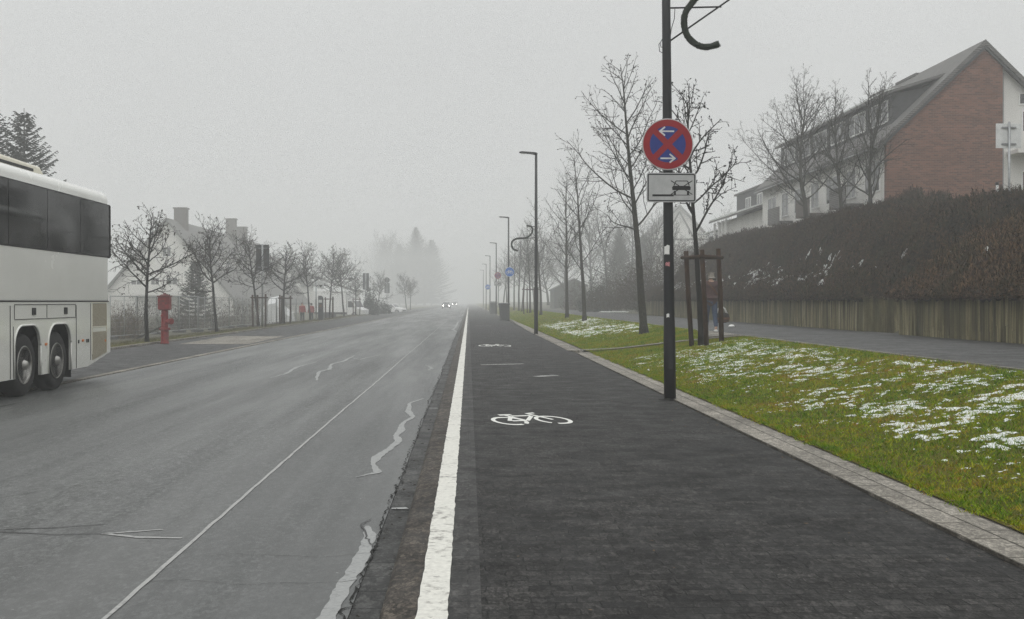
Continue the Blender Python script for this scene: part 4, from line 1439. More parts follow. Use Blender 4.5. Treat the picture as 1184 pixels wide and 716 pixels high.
# ------------------------------------------------------------------ poles, lamps, signs
def lamp(label, X, Y, group='street lamps along the cycle path', proto=[None], H=8.0, lean=0.0):
    if proto[0] is None or lean:
        t = thing('street_lamp', label, 'street lamp', (X, Y, 0), 0, group)
        p = MB()
        p.lathe([(.088, -.2), (.088, .9), (.080, 1.2), (.074, 2.5), (.066, 5), (.055, H)], 20)
        p.build('pole', M['anthracite_steel'], t, smooth=True)
        h = MB()
        h.prism([(.06, H - .07), (.06, H + .03), (-.05, H + .06), (-.62, H + .10), (-.74, H + .085), (-.76, H + .05), (-.70, H + .03), (-.2, H - .02)], -.11, .11, 'y')
        h.build('lamp_head', M['anthracite_steel'], t, bevel=.02)
        l = MB(); l.box((-.46, 0, H + .022), (.42, .17, .03), M=Matrix.Translation((-.46, 0, H + .015)) @ Matrix.Rotation(R(-3.4), 4, 'Y')); l.build('lamp_glass', M['sign_pale'], t)
        q = MB(); q.lathe([(.17, -.01), (.165, .007), (.092, .012), (.089, .03)], 24); q.build('base_collar', M['crack'], t, smooth=True)
        d = MB(); d.box((0, -.086, .62), (.07, .012, .32)); d.build('access_door', M['anthracite_steel'], t, bevel=.006)
        if not lean: proto[0] = t
        t.rotation_euler = (0, -lean, 0)
        return t
    t = dup(proto[0]); t.location = (X, Y, 0)
    return tag(t, label, 'street lamp', group)


main = lamp('nearest dark lamp post, carrying the round red and blue sign', 2.97, 16.75, H=8.3, lean=R(.62))
lamp('second nearest lamp post, tall and bare at the lawn edge with a curl of garland', 2.98, 50.5)
lamp('lamp post carrying the round blue bicycle sign', 3.1, 89)
lamp('lamp post in fog carrying the small faded red sign and white plate', 3.08, 128)
lamp('lamp post just beyond the one with the faded red sign', 3.05, 164)
lamp('second to last lamp post, hardly visible in the fog', 3.05, 200)
lamp('farthest lamp post, the faintest in the fog', 3.05, 238)
tag(main, group='street lamps along the cycle path')

RX = Matrix.Rotation(PI / 2, 4, 'X')      # (x,y,0) -> (x,0,y): flat things stood upright, facing -y


def disc(mb, r0, r1, y, n=56, a0=0, a1=2 * PI):
    vs, fs = [], []
    for i in range(n + 1):
        a = a0 + (a1 - a0) * i / n
        vs += [(r0 * math.cos(a), y, r0 * math.sin(a)), (r1 * math.cos(a), y, r1 * math.sin(a))]
    for i in range(n): fs.append((2 * i, 2 * i + 1, 2 * i + 3, 2 * i + 2))
    mb.add(vs, fs)


def poly(mb, pts, y):
    mb.add([(x, y, z) for x, z in pts], [tuple(range(len(pts)))])


def bracket(parent, zs, y0, y1, w=.16, mat='galvanised'):
    b = MB()
    for z in zs:
        b.box((0, (y0 + y1) / 2, z), (.05, abs(y1 - y0), .045)); b.box((0, y0 + .012, z), (w, .02, .04))
    b.build('bracket', M[mat], parent)


def no_stop_sign(label, loc, D=.757, small=False):
    r = D / 2
    t = thing('no_stopping_sign', label, 'traffic sign', loc)
    p = MB(); p.lathe([(r * .985, -.006), (r, -.003), (r, .003), (r * .985, .006)], 56, RX); p.build('sign_plate', M['sign_rim'], t)
    b = MB(); disc(b, 0.0, r * .725, -.0085); b.build('blue_field', M['sign_blue'], t)
    q = MB(); disc(q, r * .70, r * .955, -.0100)
    w = r * .115
    for s in (-1, 1):
        a, c = Vector((-.52 * r, 0, -.52 * r * s)), Vector((.52 * r, 0, .52 * r * s))
        d = (c - a).normalized(); n_ = Vector((-d.z, 0, d.x)) * w
        q.add([(v.x, -.0112 - .0006 * s, v.z) for v in (a + n_, a - n_, c - n_, c + n_)], [(0, 1, 2, 3)])
    q.build('red_ring', M['sign_red'], t, recalc=False)
    for s, zc in ((-1, .50), (1, -.545)):
        a = MB(); zc *= r; h = .275 * r; st = .058 * r; cx = -.03 * r if s < 0 else -.01 * r
        poly(a, [(cx - h, zc - st / 2), (cx + h, zc - st / 2), (cx + h, zc + st / 2), (cx - h, zc + st / 2)], -.0130)
        for k in (-1, 1):
            p0 = Vector((cx + s * h * 1.02, 0, zc)); p1 = p0 + Vector((-s * .20 * r, 0, k * .165 * r))
            d = (p1 - p0).normalized(); n_ = Vector((-d.z, 0, d.x)) * st * .52
            a.add([(v.x, -.0136 - .0005 * k, v.z) for v in (p0 + n_ - d * st * .4, p0 - n_ - d * st * .4, p1 - n_, p1 + n_)], [(0, 1, 2, 3)])
        a.build('white_arrow', M['sign_white'], t, recalc=False)
    bracket(t, (-.2, .2), .006, .10)
    return t


def verge_plate(label, loc, W=.73, H=.43):
    t = thing('verge_parking_plate', label, 'traffic sign', loc)
    p = MB()
    def rr(w, h, r, n=6):
        o = []
        for cx, cz, a0 in ((w / 2 - r, h / 2 - r, 0), (-w / 2 + r, h / 2 - r, 90), (-w / 2 + r, -h / 2 + r, 180), (w / 2 - r, -h / 2 + r, 270)):
            for i in range(n + 1):
                a = R(a0 + 90 * i / n); o.append((cx + r * math.cos(a), cz + r * math.sin(a)))
        return o
    p.prism(rr(W, H, .035), -.004, .004, 'y'); p.build('sign_plate', M['plate_white'], t)
    b = MB()
    o1, o2 = rr(W - .028, H - .028, .028), rr(W - .062, H - .062, .014)
    n = len(o1)
    b.add([(x, -.0055, z) for x, z in o1] + [(x, -.0055, z) for x, z in o2], [(i, (i + 1) % n, n + (i + 1) % n, n + i) for i in range(n)])
    b.build('black_border', M['ink_black'], t, recalc=False)
    c = MB()
    k = W / 318.0
    def P(u, v): return ((u - 256) * k, -(v - 530) * k)
    def line(p, q, w, y):
        a, d = Vector((p[0], 0, p[1])), Vector((q[0], 0, q[1]))
        e = (d - a).normalized(); n_ = Vector((-e.z, 0, e.x)) * w / 2
        c.add([(v.x, y, v.z) for v in (a + n_, a - n_, d - n_, d + n_)], [(0, 1, 2, 3)])
    # pavement line, car from behind with a cross through it
    line(P(134, 580), P(270, 580), 13 * k, -.0056); line(P(268, 578), P(378, 578), 4 * k, -.0060)
    poly(c, [P(268, 519), P(372, 519), P(380, 528), P(378, 546), P(262, 546), P(260, 528)], -.0056)
    poly(c, [P(270, 551), P(285, 551), P(285, 576), P(272, 576)], -.0058); poly(c, [P(355, 551), P(371, 551), P(369, 576), P(355, 576)], -.0058)
    line(P(284, 488), P(360, 488), 5 * k, -.0058); line(P(285, 488), P(272, 517), 6 * k, -.0062); line(P(359, 488), P(370, 517), 6 * k, -.0062)
    line(P(252, 486), P(390, 574), 5.5 * k, -.0068); line(P(252, 574), P(390, 486), 5.5 * k, -.0074)
    c.build('car_pictogram', M['ink_black'], t, recalc=False)
    bracket(t, (-.12, .12), .005, .10)
    return t


def cycle_sign(label, loc, D=.76):
    r = D / 2
    t = thing('cycle_path_sign', label, 'traffic sign', loc)
    p = MB(); p.lathe([(r * .985, -.006), (r, -.003), (r, .003), (r * .985, .006)], 48, RX); p.build('sign_plate', M['sign_white'], t)
    b = MB(); disc(b, 0, r * .93, -.008); b.build('blue_field', M['cycle_blue'], t, recalc=False)
    m = MB(); bike(m, Matrix.Translation((0, -.0095, -.06)) @ RX @ Matrix.Diagonal((.30, .30, 1, 1)), .12, 20)
    m.v = [(x, y - .00002 * i, z) for i, (x, y, z) in enumerate(m.v)]
    m.build('bicycle_symbol', M['sign_white'], t, recalc=False)
    bracket(t, (-.15, .15), .006, .12)
    return t


c = at(772, 167, 16.62); no_stop_sign('round red rimmed blue no stopping sign with two white arrows on the nearest post', (c.x, c.y, c.z))
c = at(776.3, 217, 16.62); verge_plate('white plate with crossed out car, under the round red and blue sign', (c.x, c.y, c.z))
c = at(589.3, 314.5, 88.85); cycle_sign('round blue sign with white bicycle on a lamp post', (c.x, c.y, c.z))
c = at(575.6, 318.6, 127.85); no_stop_sign('small faded round red sign far along the cycle path', (c.x, c.y, c.z))
c = at(575.6, 328, 127.85); verge_plate('tiny white plate below the faded far red sign', (c.x, c.y, c.z), .82, .46)
c = at(564, 332, 163.8); cycle_sign('faintest round blue bicycle sign on a distant lamp post', (c.x, c.y, c.z))

# stickers on the nearest post
for (u, v, w, h, mat, lab) in ((772.3, 289, .105, .13, 'sticker_white', 'white torn sticker on the nearest lamp post'),
                               (772.8, 305.5, .085, .055, 'sticker_pink', 'small pinkish sticker below the white one on the nearest post'),
                               (772.8, 365, .05, .055, 'sticker_white', 'tiny torn pale sticker low on the nearest lamp post')):
    c = at(u, v, 16.66)
    rr = .078
    st = MB(); vs, fs = [], []
    n = 8
    rng = random.Random(int(v))
    for i in range(n + 1):
        a = -w / 2 / rr + (w / rr) * i / n - PI / 2
        e1, e2 = rng.uniform(-.008, .008), rng.uniform(-.012, .012) - (.012 if i in (0, n) else 0)
        for z in (-h / 2 - e1, h / 2 + e2):
            vs.append((c.x + (rr + .0015) * math.cos(a), 16.75 + (rr + .0015) * math.sin(a), c.z + z))
    for i in range(n): fs.append((2 * i, 2 * i + 2, 2 * i + 3, 2 * i + 1))
    st.add(vs, fs)
    tag(st.build('sticker', M[mat]), lab, 'sticker')


def garland(label, Y, pts, r, arms, seed, n=5200, cable=None):
    """a curl of artificial fir on a steel bracket, in the plane y = Y"""
    rng = random.Random(seed)
    base = pts[0]
    t = thing('garland', label, 'garland', (0, 0, 0))
    # smooth path (Catmull-Rom)
    P = [Vector((p.x, Y, p.z)) for p in pts]
    path = []
    for i in range(len(P) - 1):
        a, b, c, d = P[max(0, i - 1)], P[i], P[i + 1], P[min(len(P) - 1, i + 2)]
        for k in range(10):
            u = k / 10
            path.append(.5 * ((2 * b) + (c - a) * u + (2 * a - 5 * b + 4 * c - d) * u * u + (3 * b - a - 3 * c + d) * u ** 3))
    path.append(P[-1])
    core = MB(); core.tube(path, [r * .9 * rng.uniform(.9, 1.1) for _ in path], 10); g = core.build('curl', M['garland_green'], t, smooth=True)
    V, Fc = [], []
    for _ in range(n):
        i = rng.randrange(len(path) - 1)
        p = path[i].lerp(path[i + 1], rng.random())
        tn = (path[i + 1] - path[i]).normalized()
        a = rng.random() * 6.28
        o = tn.orthogonal().normalized()
        o = Matrix.Rotation(a, 3, tn) @ o
        dr = (o + tn * rng.uniform(-.5, .5)).normalized()
        L = r * rng.uniform(1.0, 1.4)
        s = tn.cross(o).normalized() * rng.uniform(.003, .006)
        b = len(V)
        V += [p + dr * r * .5 - s, p + dr * r * .5 + s, p + dr * L]
        Fc.append((b, b + 1, b + 2))
    npmesh('needles', np.array([tuple(v) for v in V]), np.array(Fc), M['garland_green'], g)
    a = MB()
    for p, q, w in arms:
        a.tube([(p.x, Y + .0, p.z), (q.x, Y + .0, q.z)], w, 8)
    a.build('bracket', M['anthracite_steel'], t, smooth=True)
    if cable:
        c_ = MB()
        for cp in cable: c_.tube([(p.x, Y - .02, p.z) for p in cp], .006, 5)
        c_.build('cable', M['black_plastic'], t, smooth=True)
    return t


A = lambda u, v: at(u, v, 16.75)
garland('big dark green garland curl on a bracket at the top of the nearest post', 16.75,
        [A(835, -95), A(812, -100), A(795, -82), A(802, -55), A(815, -35), A(813, -12), A(803, 0), A(793, 14), A(791, 28), A(795, 42), A(806, 52), A(818, 54.5), A(831, 51)], .052,
        [(A(771, 9.5), A(834, 8), .013), (A(771, 50), A(860, -12), .013)], 1,
        cable=[[A(780, 11), A(779.5, 22), A(776, 34), A(774, 48)], [A(765, 47), A(761.5, 52), A(762.5, 60), A(767, 62)], [A(766, 45), A(763, 50), A(764, 55), A(768, 55)]])
A = lambda u, v: at(u, v, 50.5)
garland('thin dark S shaped garland on the second lamp post', 50.5,
        [A(598.7, 290), A(593.5, 288), A(591.5, 283), A(593, 278.5), A(598.7, 275.8), A(606, 275.5), A(611.5, 273.5), A(615.6, 268), A(614.5, 262.5), A(608.7, 261)], .045,
        [(A(619, 262), A(611, 262), .014), (A(619, 275), A(596, 277), .014)], 2, n=1500)

# back of a square sign by the brick house
t = thing('square_sign', 'pale square sign seen from behind on a grey post by the hedge', 'traffic sign', (0, 0, 0))
c = at(1167, 157, 35.5)
t.location = (c.x, c.y, 0)
b = MB(); b.box((0, .05, c.z), (.82, .012, .78)); b.build('sign_plate', M['sign_pale'], t, bevel=.005)
b = MB(); b.tube([(0, 0, 3.6), (0, 0, c.z + .44)], .036, 12); b.build('post', M['galvanised'], t, smooth=True)
for z in (-.26, .26):
    b = MB(); b.box((0, .022, c.z + z), (.46, .04, .045)); b.build('clamp', M['grey_steel'], t)
t = thing('vent_pipe', 'thin pale standing pipe with dark cap in front of the brick gable', 'pipe', (*at(1153, 210, 40).xy, 0))
b = MB(); b.tube([(0, 0, 4), (0, 0, 5.62)], .045, 10); b.build('pipe', M['sign_pale'], t, smooth=True)
b = MB(); b.tube([(0, 0, 5.60), (0, 0, 5.70)], .062, 10); b.build('cap', M['black_plastic'], t, smooth=True)

# far side signs
def back_sign(label, u, vb, vt0, vt1, pw, Y, z0=-.05, disc_v=None, halves=True):
    c = at(u, vb, Y)
    t = thing('road_sign', label, 'traffic sign', (c.x, Y, z0))
    zb, zt = at(u, vt1, Y).z - z0, at(u, vt0, Y).z - z0
    b = MB()
    if halves:
        for s in (-1, 1): b.box((s * (pw / 4 + .012), .06, (zb + zt) / 2), (pw / 2 - .024, .03, zt - zb))
    else: b.box((0, .06, (zb + zt) / 2), (pw, .03, zt - zb))
    b.build('sign_plate', M['sign_back'], t)
    top = zt
    if disc_v:
        z1, z2 = at(u, disc_v[1], Y).z - z0, at(u, disc_v[0], Y).z - z0
        d = MB(); d.lathe([((z2 - z1) / 2, -.01), ((z2 - z1) / 2, .01)], 32, Matrix.Translation((0, .06, (z1 + z2) / 2)) @ RX); d.build('round_plate', M['sign_back'], t)
        top = z2
    p = MB(); p.tube([(0, 0, -.1), (0, 0, top + .03)], .055, 10); p.build('post', M['galvanised'], t, smooth=True)
    c_ = MB()
    for z in (zb + .2, zt - .2): c_.box((0, .03, z), (pw * .7, .04, .05))
    c_.build('clamp', M['grey_steel'], t)
    return t


back_sign('dark backed double board sign on a pole, nearest of the far pavement', 303.5, 380, 283, 313, .75, 66)
back_sign('small dark backed board sign between the distant round headed trees', 423, 364, 316, 335, .72, 132)
back_sign('distant sign with round plate above a rectangular plate', 447.5, 361, 327.5, 339, .76, 167, disc_v=(320.8, 327), halves=False)

t = thing('street_sign', 'grey pole with a small pale plate bearing a dark triangle, by the ticket machine', 'sign', (at(365.5, 371, 90).x, 90, -.1))
z = at(0, 329, 90).z + .1
b = MB(); b.tube([(0, 0, -.1), (0, 0, z + .5)], .05, 10); b.build('post', M['galvanised'], t, smooth=True)
b = MB(); b.box((.36, -.03, z), (.5, .02, .62)); b.build('sign_plate', M['sign_pale'], t)
b = MB(); b.prism([(.2, z - .02), (.52, z - .02), (.36, z - .24)], -.05, -.042, 'y'); b.build('triangle', M['ink_black'], t)

t = thing('ticket_machine', 'slim dark ticket machine standing by the two men in red', 'ticket machine', (at(371, 371, 89).x, 89, -.03))
b = MB(); b.prism([(-.19, 0), (.19, 0), (.19, 1.72), (.15, 1.86), (.02, 1.95), (-.19, 1.95)], -.15, .15, 'y'); b.build('cabinet', M['sign_back'], t, bevel=.01)
b = MB(); b.box((-.02, -.155, 1.52), (.26, .012, .22)); b.build('screen', M['sign_pale'], t)
b = MB(); b.box((-.02, -.155, 1.16), (.2, .012, .22)); b.build('keypad', M['bag_rust'], t)
b = MB(); b.box((-.02, -.155, .8), (.24, .012, .16)); b.build('ticket_tray', M['black_plastic'], t)

# ------------------------------------------------------------------ grey bins
def bin_(label, X, Y, W=.78, H=1.34):
    t = thing('waste_bin', label, 'bin', (X, Y, 0), .08, 'grey bins along the lamp posts')
    b = MB(); b.box((0, 0, H * .47), (W * .80, W * .85, H * .90), top=1.22); b.build('body', M['container_grey'], t, bevel=.03)
    l = MB(); l.box((0, 0, H * .945), (W * 1.06, W * 1.1, .09)); l.box((0, .02, H * .985), (W * .98, W, .05)); ld = l.build('lid', M['container_grey'], t, bevel=.02)
    s = MB()
    s.box((-.04, 0, H * 1.005 + .02), (W * .82, W * .85, .035), top=.9); s.build('snow_cap', M['snow'], t, bevel=.015)
    h = MB(); h.tube([(-W * .3, -W * .6, H * .93), (W * .3, -W * .6, H * .93)], .02, 8)
    for x in (-1, 1): h.tube([(x * W * .3, -W * .6, H * .93), (x * W * .3, -W * .5, H * .93)], .02, 8)
    h.build('handle', M['black_plastic'], t, smooth=True)
    for x in (-1, 1):
        w = MB(); w.lathe([(.02, -.03), (.1, -.03), (.1, .03), (.02, .03)], 16, Matrix.Translation((x * W * .36, W * .38, .1)) @ Matrix.Rotation(PI / 2, 4, 'Y')); w.build('wheel', M['rubber'], t)
    return t


c = G(583, 370.7); bin_('nearest grey bin, beside the lamp post with the blue bicycle sign', c.x, c.y)
c = G(570.4, 363); bin_('second grey bin, beside the lamp post with the faded red sign', c.x, c.y, .84, 1.38)
c = G(562.5, 356.9); bin_('third grey bin, faint in the fog beyond the other two', c.x - .02, 175, .9, 1.5)

# ------------------------------------------------------------------ hydrant
t = thing('fire_hydrant', 'tall red pillar fire hydrant at the edge of the far pavement', 'hydrant', (G(190.5, 397, -.03).x, G(190.5, 397, -.03).y, -.03))
b = MB()
b.lathe([(.155, -.05), (.155, .03), (.135, .05), (.135, .46), (.20, .48), (.20, .54), (.125, .56), (.115, 1.18), (.14, 1.22)], 20); b.build('barrel', M['hydrant_red'], t, smooth=False)
b = MB(); b.box((0, 0, 1.43), (.41, .34, .46)); b.box((0, 0, 1.20), (.34, .28, .05)); b.build('head', M['hydrant_red'], t, bevel=.025)
b = MB(); b.box((0, 0, 1.675), (.45, .38, .05)); b.lathe([(.18, 1.70), (.12, 1.74), (.05, 1.745), (.05, 1.79), (0, 1.79)], 16); b.build('cap', M['hydrant_dark'], t)
b = MB(); b.tube([(.08, -.04, .78), (.24, -.10, .78)], .085, 14); b.tube([(.22, -.09, .78), (.29, -.12, .78)], .11, 8)
b.tube([(-.05, -.09, .98), (-.07, -.15, .98)], .05, 10); b.tube([(.03, -.09, 1.1), (.04, -.14, 1.1)], .04, 8); b.build('outlet', M['hydrant_red'], t)
b = MB(); b.box((-.05, -.175, 1.5), (.16, .012, .08)); b.box((.08, -.175, 1.42), (.08, .012, .06)); b.build('label_plate', M['hydrant_dark'], t)

# ------------------------------------------------------------------ site fence
FA, FB = Vector((-16.95, 46.5, 0)), Vector((-14.15, 98.5, 0))
fl = (FB - FA).length
NP = 15
pw = fl / NP
ang = math.atan2(FB.y - FA.y, FB.x - FA.x)
ORD = ['first', 'second', 'third', 'fourth', 'fifth', 'sixth', 'seventh', 'eighth', 'ninth', 'tenth', 'eleventh', 'twelfth', 'thirteenth', 'fourteenth', 'fifteenth']
fp = thing('fence_panel', '', 'fence panel', (FA.x, FA.y, -.28), ang, 'mesh fence panels on the far side')
w = pw - .08
b = MB()
b.tube([(.04, 0, .12), (.04, 0, 2.0), (w, 0, 2.0), (w, 0, .12)], .026, 8); b.tube([(.04, 0, .14), (w, 0, .14)], .02, 8)
b.tube([(w * .5, 0, .14), (w * .5, 0, 2.0)], .016, 6)
b.build('frame', M['galvanised'], fp, smooth=True)
b = MB()
k = int(w / .085)
for i in range(1, k): x = .04 + (w - .04) * i / k; b.quad((x - .0045, 0, .14), (x + .0045, 0, .14), (x + .0045, 0, 2.0), (x - .0045, 0, 2.0))
for i in range(1, 9): z = .14 + 1.86 * i / 9; b.quad((.04, .004, z - .004), (w, .004, z - .004), (w, .004, z + .004), (.04, .004, z + .004))
b.build('wire_mesh', M['fence_mesh'], fp, recalc=False)
b = MB(); b.box((.0, 0, .06), (.7, .24, .13), rz=PI / 2); b.build('foot', M['concrete_foot'], fp, bevel=.02)
for i in range(NP):
    o = fp if i == 0 else dup(fp)
    q = FA.lerp(FB, i / NP)
    o.location = (q.x, q.y, -.28 + .04 * math.sin(i * 1.7)); o.rotation_euler.z = ang + .035 * math.sin(i * 2.3)
    o['label'] = 'wire mesh site fence panel, %s of the row counted from the coach' % ORD[i]
b = MB(); b.bar((0, 0, .1), (1.55, .1, .86), .16, .07)
o = b.build('wooden_beam', M['plank']); o.location = (at(158, 378, 51).x, 51, -.28); tag(o, 'dark wooden beam leaning against the fence behind the first small tree', 'beam')

# ------------------------------------------------------------------ tree stakes
def stakes(label, X, Y, z, H=2.25, rr=.55, tilt=(0, 0), n=3, a0=.4, group='wooden tree guards'):
    t = thing('tree_guard', label, 'tree guard', (X, Y, z), 0, group)
    pos = [(rr * math.cos(a0 + 6.283 * k / n), rr * math.sin(a0 + 6.283 * k / n)) for k in range(n)]
    for k, (x, y) in enumerate(pos):
        p = MB(); p.tube([(x * .92, y * .92, -.2), (x - tilt[0] * .5, y, H * .5), (x - tilt[0], y - tilt[1], H + .05 * (k % 2))], [.060, .057, .055], 12); p.build('stake', M['stake_wood'], t, smooth=True)
    for k in range(n):
        a, c = Vector((pos[k][0] - tilt[0], pos[k][1], H - .16 - .0 * k)), Vector((pos[(k + 1) % n][0] - tilt[0], pos[(k + 1) % n][1], H - .16))
        d = (c - a).normalized() * .10
        out_ = Vector(((a.x + c.x) / 2 + tilt[0], (a.y + c.y) / 2, 0)).normalized() * .055
        p = MB(); p.tube([a - d + out_, c + d + out_], .042, 10); p.build('cross_rail', M['stake_wood'], t, smooth=True)
    return t


gz = lambda x, y: float(lawn_z(np.float64(x), np.float64(y)))
stakes('three dark brown stakes with cross rails around the tree behind the nearest post', 5.67, 27.0, gz(5.67, 27), 2.24, .44, (.12, .0), 3, -1.78)
X, Y = 5.65, 104
stakes('leaning stakes around a tree of the distant row beside the bins', X, Y, gz(X, Y), 2.3, .75, (0, 0), 4, .4)


# ------------------------------------------------------------------ right tree row
RG = 'bare trees on the lawn beside the cycle path'
tree('roadside_tree', 'knobbly bare tree tied between three dark stakes', 'knobbly', 5.9, 11, (5.55, 27.0, gz(5.55, 27)), group=RG, bud=.8, leaf=.16, mats=('wet_twig', 'wet_twig'), lean=(-.012, 0))
a1 = tree('roadside_tree', 'tall bare tree left of the nearest lamp post, with wide low limbs', 'leader', 8.5, 23, (5.62, 36.4, gz(5.62, 36.4)), group=RG, bud=.8, leaf=.03, lean=(-.125, 0), trunk_r=.13, mats=('bark', 'twig'), over=dict(up=[.0, .055, .05, .04], tmin=[.37, .12, .15], n=[26, 9, 4], ang=[60, 44, 46], ratio=[.44, .40, .42]))
a2 = tree('roadside_tree', 'second tall bare tree of the lawn row, straight, beyond the wide limbed one', 'leader', 8.7, 37, (5.84, 57.5, gz(5.84, 57.5)), group=RG, bud=.6, over=dict(n=[20, 7, 4], ang=[48, 42, 46]))
a3 = tree('roadside_tree', 'third tall bare tree of the lawn row, close behind the second one', 'leader', 8.9, 52, (5.95, 69, gz(5.95, 69)), group=RG, bud=.5, over=dict(n=[20, 7, 4], ang=[50, 42, 46]))
# lean the near trunk: build keeps the lean in its own growth
lab = ['fourth tall bare tree of the lawn row, right of the second lamp post',
       'slim tree held by leaning stakes in the distant lawn row',
       'sixth bare tree of the lawn row, just beyond the staked slim one', 'seventh bare tree of the lawn row, thin in the fog',
       'eighth bare tree of the lawn row, between the bin and the blue sign pole', 'ninth bare tree of the lawn row, very faint',
       'tenth bare tree of the lawn row, very faint behind the blue sign', 'eleventh and last visible tree of the lawn row']
for i, (u, Y, pr, sc) in enumerate(((625.4, 88, a2, 1.0), (613, 104, a3, .92), (603.8, 120, a1, .95), (600, 128, a2, 1.05), (594.5, 141, a3, 1.0), (586, 168, a2, 1.0), (581.8, 186, a1, 1.0), (576, 215, a3, 1.0))):
    X = at(u, 360, Y).x
    o = dup(pr); o.location = (X, Y, gz(X, Y)); o.rotation_euler.z = 1.3 * i + .7; o.scale = (sc,) * 3
    tag(o, lab[i], 'tree', RG)

# three garden trees before the brick house
HG = 'bare trees in front of the white house side'
def crest(x, y): return float(ground_z(np.array([x], float), np.array([y], float))[0])
c = at(933, 262, 54); t1 = tree('garden_tree', 'broad leftmost bare tree above the bank, before the white facade', 'broad', 7.6, 71, (c.x, c.y, c.z - .25), .87, group=HG, trunk_r=.15, over=dict(n=[27, 11, 5, 3], ratio=[.52, .38, .42, .5]))
c = at(975, 256, 50); t2 = tree('garden_tree', 'slim middle bare tree of the three before the white facade', 'broad', 6.7, 83, (c.x, c.y, c.z - .3), .85, group=HG, trunk_r=.11, over=dict(n=[22, 10, 5, 3], ratio=[.46, .38, .42, .5], ang=[36, 34, 40, 42]))
c = at(1006, 250, 47); t3 = tree('garden_tree', 'rightmost bare tree above the bank, touching the brick gable', 'broad', 6.1, 95, (c.x, c.y, c.z - .3), .88, group=HG, trunk_r=.11, over=dict(n=[22, 10, 5, 3], ratio=[.50, .38, .42, .5], ang=[40, 36, 40, 42]))

# ------------------------------------------------------------------ left tree row
LG = 'small round headed trees on the far pavement'
vz = -.03
lt = []
def left(u, v, z=vz): return G(u, v, z)
p = left(170, 397); b1 = tree('round_headed_tree', 'nearest small round headed tree, left of the red hydrant', 'round', 4.2, 101, (p.x, p.y, -.06), group=LG, leaf=.22, mats=('wet_twig', 'leaf_brown'), over=dict(up=[.01, .05, .04, .03], ang=[66, 48, 52]))
p = left(251, 385); b2 = tree('round_headed_tree', 'second small round headed tree, its trunk leaning left, right of the hydrant', 'round', 4.7, 117, (p.x, p.y, -.06), group=LG, leaf=.2, lean=(-.10, 0), mats=('wet_twig', 'leaf_brown'))
p = left(299, 379); b3 = tree('round_headed_tree', 'third small round headed tree, half hidden by the big sign board', 'round', 4.9, 133, (p.x, p.y, -.06), group=LG, leaf=.2, mats=('wet_twig', 'leaf_brown'))
GG = 'wooden tree guards'
rows = [(328, 375.5, b1, 1.16, 1, 'fourth round headed tree, staked, left of the men in red'), (359, 371.5, b2, 1.10, 0, 'fifth round headed tree, leaning, behind the men in red'),
        (381, 369, b3, 1.06, 1, 'sixth round headed tree, staked, right of the ticket machine'), (398, 366.5, b2, 1.12, 0, 'seventh round headed tree, leaning, left of the distant board sign'),
        (411, 365, b1, 1.08, 1, 'eighth round headed tree, staked, beside the dark bush'), (436, 362, b2, 1.0, 0, 'ninth round headed tree, between the two distant signs'),
        (470, 359.2, b3, 1.1, 0, 'tenth round headed tree, alone and faint beyond the signs'), (474.5, 358.6, b1, 1.1, 0, 'last round headed tree, faintest, right behind the tenth')]
for i, (u, v, pr, sc, st, lb) in enumerate(rows):
    q = left(u, v); o = dup(pr); o.location = (q.x, q.y, -.06); o.scale = (sc * (1.08 - .16 * (i % 3 == 1)), sc, sc * (.94 + .05 * (i % 4))); o.rotation_euler.z = 1.9 * i + .5
    if pr is b2 and u == 359: o.rotation_euler.z = 0
    tag(o, lb, 'tree', LG)
for u, v, lb in ((299, 379.2, 'wooden stakes around the third round headed tree beside the big sign board'), (328.5, 375.5, 'wooden stakes around the round headed tree left of the men in red'),
                 (382, 369, 'wooden stakes around the round headed tree right of the ticket machine'), (412, 365, 'wooden stakes around the round headed tree beside the dark bush'),
                 (431, 362.4, 'wooden stakes near the distant dark board sign')):
    q = left(u, v); stakes(lb, q.x, q.y, -.06, 1.9, .42, (0, 0), 3, .3 + u)

# ------------------------------------------------------------------ conifers and background
c = at(28, 215, 62); conifer('dark spruce with a long bare tip rising behind the coach roof', 12.4, 9.5, 201, (c.x, c.y, -.6), 'spruces on the left', .75)
c = at(-14, 215, 58); conifer('dark spruce cut by the left picture edge behind the coach', 12.2, 9.0, 215, (c.x, c.y, -.6), 'spruces on the left', .75)
c = at(226, 345, 88); k1 = conifer('broad hazy spruce in front of the white gabled house', 5.6, 4.2, 233, (c.x, c.y, -.9), 'spruces on the left')
WG = 'tall trees of the foggy wood'
wl = ['first', 'second', 'third', 'fourth', 'fifth', 'sixth', 'seventh', 'eighth', 'ninth', 'tenth', 'eleventh', 'twelfth']
w1 = conifer('tall conifer with the clearest pointed top in the foggy wood', 40, 28.0, 251, (at(481, 350, 570).x, 570, -.5), WG, .7)
w2 = conifer('tall foggy conifer at the right end of the wood by the road', 33, 26, 263, (at(499, 350, 560).x, 560, -.5), WG, .7)
for i, (u, Y, pr, s) in enumerate(((491, 540, t1, 3.6), (470, 560, t2, 4.5), (462, 570, w2, .95), (452, 560, t1, 4.0), (440, 590, t2, 4.6), (428, 600, t1, 4.3))):
    o = dup(pr); o.location = (at(u, 350, Y).x, Y, -.5); o.scale = (s,) * 3; o.rotation_euler.z = i * 1.1
    tag(o, '%s fog grey tree of the wood, counted leftward from its right end' % wl[i + 2], 'tree', WG)
